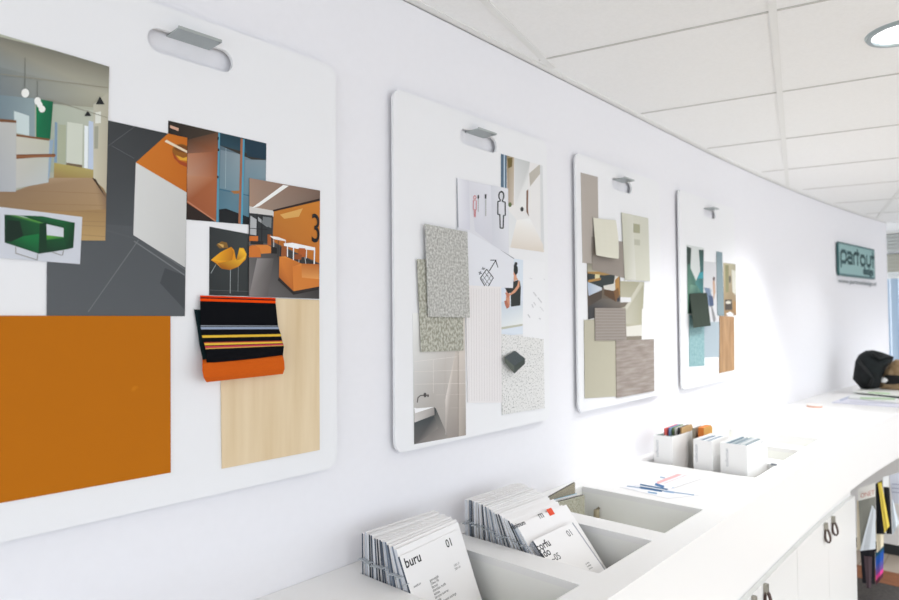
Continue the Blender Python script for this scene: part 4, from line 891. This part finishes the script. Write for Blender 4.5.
def sheets(x0, x1, y0, y1, zt, n, colors, label, group, name='sample_sheet', cat='sample sheet'):
    for i in range(n):
        y = y0+(y1-y0)*(i+.5)/n; c = colors[i % len(colors)]; b = MB(); th = (y1-y0)/n*.55
        zz = zt+rnd.uniform(-.006, .004)
        b.slab([(x0+rnd.uniform(0, .01), y, BZ+.006), (x1, y, BZ+.006), (x1, y+.001, zz-.004), (x0+rnd.uniform(0, .01), y+.001, zz)], (0, th, 0))
        tag(b.build(name, PM(c), loc=((x0+x1)/2, y, BZ)), label[c]+', '+ORD[i]+' from the wall side', cat, group)
_pm = {}
def PM(c):
    if c not in _pm: _pm[c] = mat('sheet_'+c[1:], c, .7)
    return _pm[c]
sheets(2.872, 2.955, 1.219, 1.297, EYE-.560, 9, ['#9aa3a0', '#b4bab6', '#868f8d'], {'#9aa3a0': 'mid grey sample sheet filed in the rearmost magazine file', '#b4bab6': 'light grey sample sheet filed in the rearmost magazine file', '#868f8d': 'dark grey sample sheet filed in the rearmost magazine file'}, 'sheets in the rear magazine file')
sheets(2.872, 3.08, 1.040, 1.113, EYE-.558, 6, ['#e9e9e9', '#4d6e8c', '#dfe2e6'], {'#e9e9e9': 'white sample sheet filed in the middle magazine file', '#4d6e8c': 'blue sample sheet filed in the middle magazine file', '#dfe2e6': 'blue-white sample sheet filed in the middle magazine file'}, 'sheets in the middle magazine file')
sheets(2.872, 3.12, 0.896, 0.995, EYE-.559, 11, ['#c8cdd0', '#7d939e', '#dfe3e4', '#a5b0b6'], {'#c8cdd0': 'light grey sample sheet filed in the front magazine file', '#7d939e': 'slate blue sample sheet filed in the front magazine file', '#dfe3e4': 'off-white sample sheet filed in the front magazine file', '#a5b0b6': 'mid grey sample sheet filed in the front magazine file'}, 'sheets in the front magazine file')
# coloured folders behind
def folder(x0, x1, y, th, zt, c, label, c2=None):
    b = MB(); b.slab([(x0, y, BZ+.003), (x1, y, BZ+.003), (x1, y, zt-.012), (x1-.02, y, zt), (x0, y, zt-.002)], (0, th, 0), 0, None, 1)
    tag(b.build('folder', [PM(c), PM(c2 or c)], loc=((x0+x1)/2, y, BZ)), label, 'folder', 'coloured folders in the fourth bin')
fz = EYE-.537
for k, (c, c2, xl, dz, lab) in enumerate((
    ('#e0605a', None, 2.97, .000, 'red folder at the back of the rearmost magazine file'),
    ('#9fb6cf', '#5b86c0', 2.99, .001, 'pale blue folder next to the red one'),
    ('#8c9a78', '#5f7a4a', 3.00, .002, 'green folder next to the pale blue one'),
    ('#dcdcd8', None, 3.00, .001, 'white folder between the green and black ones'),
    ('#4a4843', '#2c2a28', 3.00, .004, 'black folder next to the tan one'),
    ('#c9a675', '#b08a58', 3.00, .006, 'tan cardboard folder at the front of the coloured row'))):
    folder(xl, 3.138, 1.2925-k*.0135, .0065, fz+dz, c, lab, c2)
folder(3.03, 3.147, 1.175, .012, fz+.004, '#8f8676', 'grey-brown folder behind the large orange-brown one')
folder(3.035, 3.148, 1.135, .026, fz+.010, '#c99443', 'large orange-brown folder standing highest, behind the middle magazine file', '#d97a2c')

# ------------------------------------------------------------------ loose things on the counter
def flat(name, label, cat, pts, lift, base='#ffffff', polys=(), th=.0006, group=None, gain=.92):
    P = [onZ(p, CT+lift) for p in pts]; b = MB(); b.slab(P, (0, 0, -th), 0, ink(base, gain))
    for i, (pl, c) in enumerate(polys):
        cp = clip_poly([(p, ink(c, gain)) for p in pl], pts)
        if len(cp) > 2: b.poly([onZ(p, CT+lift+.00005*(i+1)) for p, _ in cp], 0, [q_ for _, q_ in cp])
    # keep faces upward
    return tag(b.build(name, M_print, loc=sum(P, Vector())/len(P), weld=False), label, cat, group)
flat('leaflet', 'lower leaflet with dark blue stripes lying flat on the counter', 'leaflet', [(620, 487), (668, 498.5), (699, 495), (650, 482)], .0012, '#ededf0', [(line((627, 486), (694, 495), .9), '#6f8fb0'), (line((640, 487.5), (662, 491), 2.2), '#2c5f8c'), (line((648, 492), (657, 493.5), 1.6), '#7da0c0'), (line((664, 491), (674, 492.5), 1.8), '#88a4c4')], gain=1)
flat('leaflet', 'upper leaflet with a red band lying on the counter', 'leaflet', [(634, 485), (665, 490.5), (702, 478.5), (668, 472)], .0026, '#f0eff2', [(line((657, 483), (682, 473.5), 2.6), '#eeb0b0'), (line((664, 483.5), (688, 474.5), .8), '#f0c0c0'), (line((655, 484), (664, 487), 2.6), '#3a6c9c'), (line((640, 484.5), (668, 489.5), 1.6), '#41688c'), (line((660, 477), (665, 478), 1.4), '#8fa7c0'), (line((672, 487.5), (684, 489.4), 1), '#a5bdd6'), (line((686, 475), (690, 476), 1.2), '#b9b9c0')], gain=1)
p = onZ((814.5, 407), CT)
b = MB()
def cyl(b, c, r, z0, z1, mi, n=28):
    A = [c+Vector((r*math.cos(2*math.pi*i/n), r*math.sin(2*math.pi*i/n), z0)) for i in range(n)]; B_ = [q+Vector((0, 0, z1-z0)) for q in A]
    for i in range(n): j = (i+1) % n; b.poly([A[i], A[j], B_[j], B_[i]], mi)
    b.poly(B_, mi); b.poly(A[::-1], mi)
rt = thing('tape_roll', 'small stack of pale tape rolls with an orange one at the bottom', 'tape', p)
cyl(b, p, .05, .0005, .011, 0); b.build('orange_roll', mat('salmon_tape', '#eab49a', .6), rt)
b = MB(); cyl(b, p+Vector((.002, 0, 0)), .054, .0115, .020, 0); b.build('white_roll', mat('white_tape', '#efe9e4', .5), rt)
p = onZ((774, 465.3), CT)
b = MB()
for s_ in (-.007, .007):
    b.tube([p+Vector((-.018, s_, .0025)), p+Vector((.016, s_, .0025)), p+Vector((.020, 0, .0025))], .0018, 6)
b.box((p.x-.008, p.y-.012, p.z+.0003), (p.x+.006, p.y+.012, p.z+.008))
tag(b.build('binder_clip', mat('clip_grey', '#8e9196', .4, .5), loc=p), 'tiny grey clip on the counter in front of the white files', 'clip')

# papers and bag at the far end
PZ = CT
def paper_px(pts, z0, th, c, label, group='papers at the far end of the counter', name='brochure', top=None):
    P = [onZ(q_, z0+th) for q_ in pts]; b = MB(); b.slab(P, (0, 0, -th+.0002), 0, ink(c, 1))
    if top: 
        for i, (pl, cc) in enumerate(top):
            cp = clip_poly([(q_, ink(cc, 1)) for q_ in pl], pts)
            if len(cp) > 2: b.poly([onZ(q_, z0+th+.0004*(i+1)) for q_, _ in cp], 0, [x for _, x in cp])
    tag(b.build(name, M_print, loc=sum(P, Vector())/len(P)), label, 'brochure', group)
paper_px([(832, 402), (905, 407), (925, 401), (862, 391.5)], PZ, .008, '#dcdce8', 'large pale brochure lying nearest at the far end of the counter', top=[(line((840, 400.5), (856, 394.5), 2.4), '#b6bcd0'), (line((850, 402), (895, 403.5), .8), '#c8cad6')])
paper_px([(848, 397.5), (903, 403), (930, 396), (858, 390.5)], PZ+.009, .009, '#e2e4e2', 'second brochure from the bottom of the far pile', top=[(line((860, 398), (895, 399), 2), '#a9c2a0')])
paper_px([(878, 394.6), (905, 397.8), (935, 392), (880, 390)], PZ+.019, .010, '#33403f', 'dark brochure near the top of the far pile')
paper_px([(853, 391.5), (905, 396.2), (935, 390), (862, 387.8)], PZ+.030, .008, '#dfe0da', 'cream brochure on top of the far pile beneath the bag', top=[(line((868, 392.5), (890, 393.6), 1.6), '#b5d0a8')])
bz = PZ+.039
# black jacket/bag slumped over a paper carrier
def blob(cx, cy, cz, rx, ry, rz, seed, nu=20, nv=14, amp=.12, squash=1.0):
    rr = random.Random(seed); ph = [rr.uniform(0, 6.28) for _ in range(8)]; vs = []; fs = []
    for i in range(nv+1):
        th = math.pi*i/nv
        for j in range(nu):
            f = 2*math.pi*j/nu
            k = 1+amp*(math.sin(3*f+ph[0]+2*th)*.5+math.sin(5*f+ph[1]-3*th)*.35+math.sin(7*th+ph[2]+f)*.4)*math.sin(th)
            vs.append((cx+rx*k*math.sin(th)*math.cos(f), cy+ry*k*math.sin(th)*math.sin(f), cz+rz*k*math.cos(th)))
    for i in range(nv):
        for j in range(nu):
            j2 = (j+1) % nu; fs.append((i*nu+j, i*nu+j2, (i+1)*nu+j2, (i+1)*nu+j))
    return vs, fs
bx = onX((866, 388), 6.45); BX, BYc = 6.45, bx.y
bg = thing('shoulder_bag', 'black bag slumped against the wall beside brown paper at the far counter end', 'bag', (BX, BYc, bz))
M_bagc = noise_mat('black_nylon', '#07090a', '#141b1d', (16, 16, 16), 1, 4, .6, bump=1.0)
def prism_px(b, pts, X, depth, mi=0, puff=0):
    P = [onX(q_, X) for q_ in pts]; c = sum(P, Vector())/len(P); Q = [q_+Vector((depth, .02, 0)) for q_ in P]; n_ = len(P)
    cf = c-Vector((puff, 0, 0))
    mid = [c+(q_-c)*.6-Vector((puff*.8, 0, 0)) for q_ in P]
    for i in range(n_):
        j = (i+1) % n_
        b.poly([P[j], P[i], mid[i], mid[j]], mi); b.poly([mid[j], mid[i], cf], mi); b.poly([P[i], P[j], Q[j], Q[i]], mi)
    b.poly(Q[::-1], mi)
b = MB(); prism_px(b, [(853, 379.5), (855.5, 362), (859, 355.5), (866, 351.2), (874, 350.6), (884, 353.2), (894, 357.2), (892, 362), (887, 367), (884, 373), (881, 380), (880, 388), (866, 389), (861, 388.5), (856, 383)], 6.42, .10, 0, .06)
o = b.build('bag_body', M_bagc, bg, smooth=True, weld=True)
b = MB(); b.tube([onX(q_, 6.36) for q_ in ((858, 360), (863, 366), (869, 373), (873, 379), (870, 386))], .012, 8)
b.build('strap', mat('black_webbing', '#0c1011', .6), bg, smooth=True)
b = MB(); b.tube([onX(q_, 6.37) for q_ in ((872, 354), (880, 360), (886, 358), (893, 358))], .014, 8); b.build('flap_fold', M_bagc, bg, smooth=True)
pbg = thing('paper_carrier', 'crumpled brown paper carrier next to the black bag', 'paper bag', onX((892, 389), 6.55))
b = MB(); prism_px(b, [(880, 388.5), (881, 380), (885, 371), (890, 364), (896, 360.2), (905, 361), (912, 366), (914, 390), (898, 390)], 6.5, .12, 0, .03)
b.build('paper', noise_mat('kraft_paper', '#b59a78', '#8e7454', (18, 18, 18), 1, 3, .8, bump=.5), pbg, weld=True)
b = MB(); prism_px(b, [(882, 380), (889, 375), (899, 375.5), (905, 380), (899, 384), (888, 384.5)], 6.455, .02, 0, .004); b.build('opening', mat('dark_inside', '#141312', .9), pbg)
b = MB(); prism_px(b, [(881, 380), (885, 377.6), (888, 380), (886, 382.6), (882, 382.5)], 6.44, .012, 0, .004); b.build('tag', M_paper, pbg)

# ------------------------------------------------------------------ fabric samples hanging in the gap under the counter
rl = thing('sample_rail', 'dark rail under the counter carrying the hanging fabric samples', 'rail', (4.75, .9, FB-.02))
b = MB(); b.tube([(4.47, .80, FB-.035), (5.14, .745, FB-.035)], .008, 8); b.build('rod', M_dark, rl, smooth=True)
b = MB()
for x in (4.49, 5.12): b.box((x-.006, .77 if x < 4.6 else .74, FB-.035), (x+.006, .80 if x < 4.6 else .77, FB+.004))
b.build('bracket', M_dark, rl)
GAIN = 1.3
def hang(name, label, quad, X, c, mats=None, wave=.004, bands=None, cat='fabric sample', extra=None):
    n_ = 7; rows = []; cols = []
    tl, tr, br_, bl_ = quad
    k = len(bands) if bands else n_
    for i in range(k+1):
        t = i/k; l = (tl[0]+(bl_[0]-tl[0])*t, tl[1]+(bl_[1]-tl[1])*t); r_ = (tr[0]+(br_[0]-tr[0])*t, tr[1]+(br_[1]-tr[1])*t)
        rows.append([onX((l[0]+(r_[0]-l[0])*u, l[1]+(r_[1]-l[1])*u), X-wave*math.sin(u*7+X*9)*(.3+t)) for u in frange(0, 1, 6)])
        if i < k: cols.append(ink(bands[i] if bands else c))
    b = MB(); b.grid(rows, 0, cols, thick=(.0012, 0, 0))
    if extra: extra(b, X)
    return tag(b.build(name, mats or M_print, loc=(rows[0][0]+rows[0][-1])/2), label, cat, 'fabric samples under the counter')
hang('hanging_swatch', 'grey cloth hanging from the red-lettered header card', [(858.5, 496), (875.5, 492), (875, 548), (861, 550)], 4.600, '#7f8079')
hang('hanging_swatch', 'pale blue-white cloth corner in front of the grey cloth', [(872, 505), (875.5, 510), (875.5, 549), (860, 551)], 4.590, '#c3cad0')
hang('hanging_swatch', 'cream cloth edge beside the cabinet, left of the grey cloth', [(856.8, 500), (859.5, 502), (864, 549), (857, 550)], 4.612, '#d9d0ba')
hang('hanging_swatch', 'cream cloth tail below the black cloth', [(875, 520), (884, 520), (883.5, 546), (877, 553)], 4.625, '#d3cab2')
hang('hanging_swatch', 'black cloth left of the yellow strip', [(875.5, 484), (882, 480), (885, 534), (876.5, 534)], 4.616, '#0d1114')
hang('hanging_swatch', 'narrow yellow strip between the two black cloths', [(878, 483), (881.5, 482), (889.5, 526), (884.5, 533)], 4.600, '#cdb84e')
hang('hanging_swatch', 'black cloth right of the yellow strip', [(883.5, 484), (889.5, 488), (892, 534), (886.5, 534)], 4.612, '#0b0e12')
hang('hanging_swatch', 'white-blue cloth point at the right of the black cloth', [(891.5, 500), (893, 500), (899, 523), (892.5, 535)], 4.63, '#c4ced6')
hang('hanging_swatch', 'long black cloth hanging lowest at the left', [(860, 545), (875, 545), (875, 584), (862.5, 583)], 4.66, '#14151d')
hang('hanging_swatch', 'brown-purple cloth in front of the long black one', [(864, 556), (872, 557), (871, 588), (866.5, 588)], 4.64, '#4a3c42')
hang('hanging_swatch', 'multi-coloured strip running from teal and blue to pink', [(875.5, 553), (884, 545), (883, 577), (876, 585)], 4.645, '#2a4f9a', bands=['#1f5068', '#1e50a0', '#2250a8', '#4a4f9a', '#6a4a90', '#d0408a', '#5a2a3c'])
def hd(b, X):
    add_text(b, 'ONET', onX((860.5, 498.2), X-.012), (onX((872, 495), X-.012)-onX((860.5, 498.2), X-.012)).normalized(), (0, 0, 1), .040, 0, ink('#c98a80', 1), sx=.75)
hang('header_card', 'white header card with red lettering above the grey cloth', [(858, 488.7), (875.2, 482.6), (875.4, 496.6), (858, 501)], 4.585, '#dfdad4', wave=.0, cat='header card', extra=hd)
hang('header_card', 'small blank white tag above the right black cloth', [(883, 477), (888.6, 475.5), (889, 487), (883.2, 487)], 4.59, '#d5d8dc', wave=0, cat='header card')
def hl(b, X):
    for y in (484, 488, 492):
        P = [onX(q_, X-.003) for q_ in line((892, y), (903, y+1), .8)]; b.poly(P, 0, ink('#8a90a4'))
hang('header_card', 'framed printed sheet at the right edge behind the hanging cloths', [(889.3, 475.5), (904, 471), (905, 505), (892.5, 502.5)], 4.68, '#b9bdc8', wave=0, cat='header card', extra=hl)
fm = thing('floor_mat', 'dark grey mat with a red-brown edge on the floor by the counter', 'mat', (5.0, .25, 0))
b = MB(); b.box((4.455, -.5, 0.0), (5.35, 1.10, .008)); b.build('mat_field', noise_mat('charcoal_mat', '#3a3735', '#4b4744', (60, 60, 60), 1, 3, .9), fm)
b = MB(); b.box((5.352, -.5, 0.0), (5.62, 1.10, .009)); b.build('mat_edge', noise_mat('red_brown_edge', '#8c5a3a', '#7a4c31', (60, 8, 60), 1, 3, .7), fm)
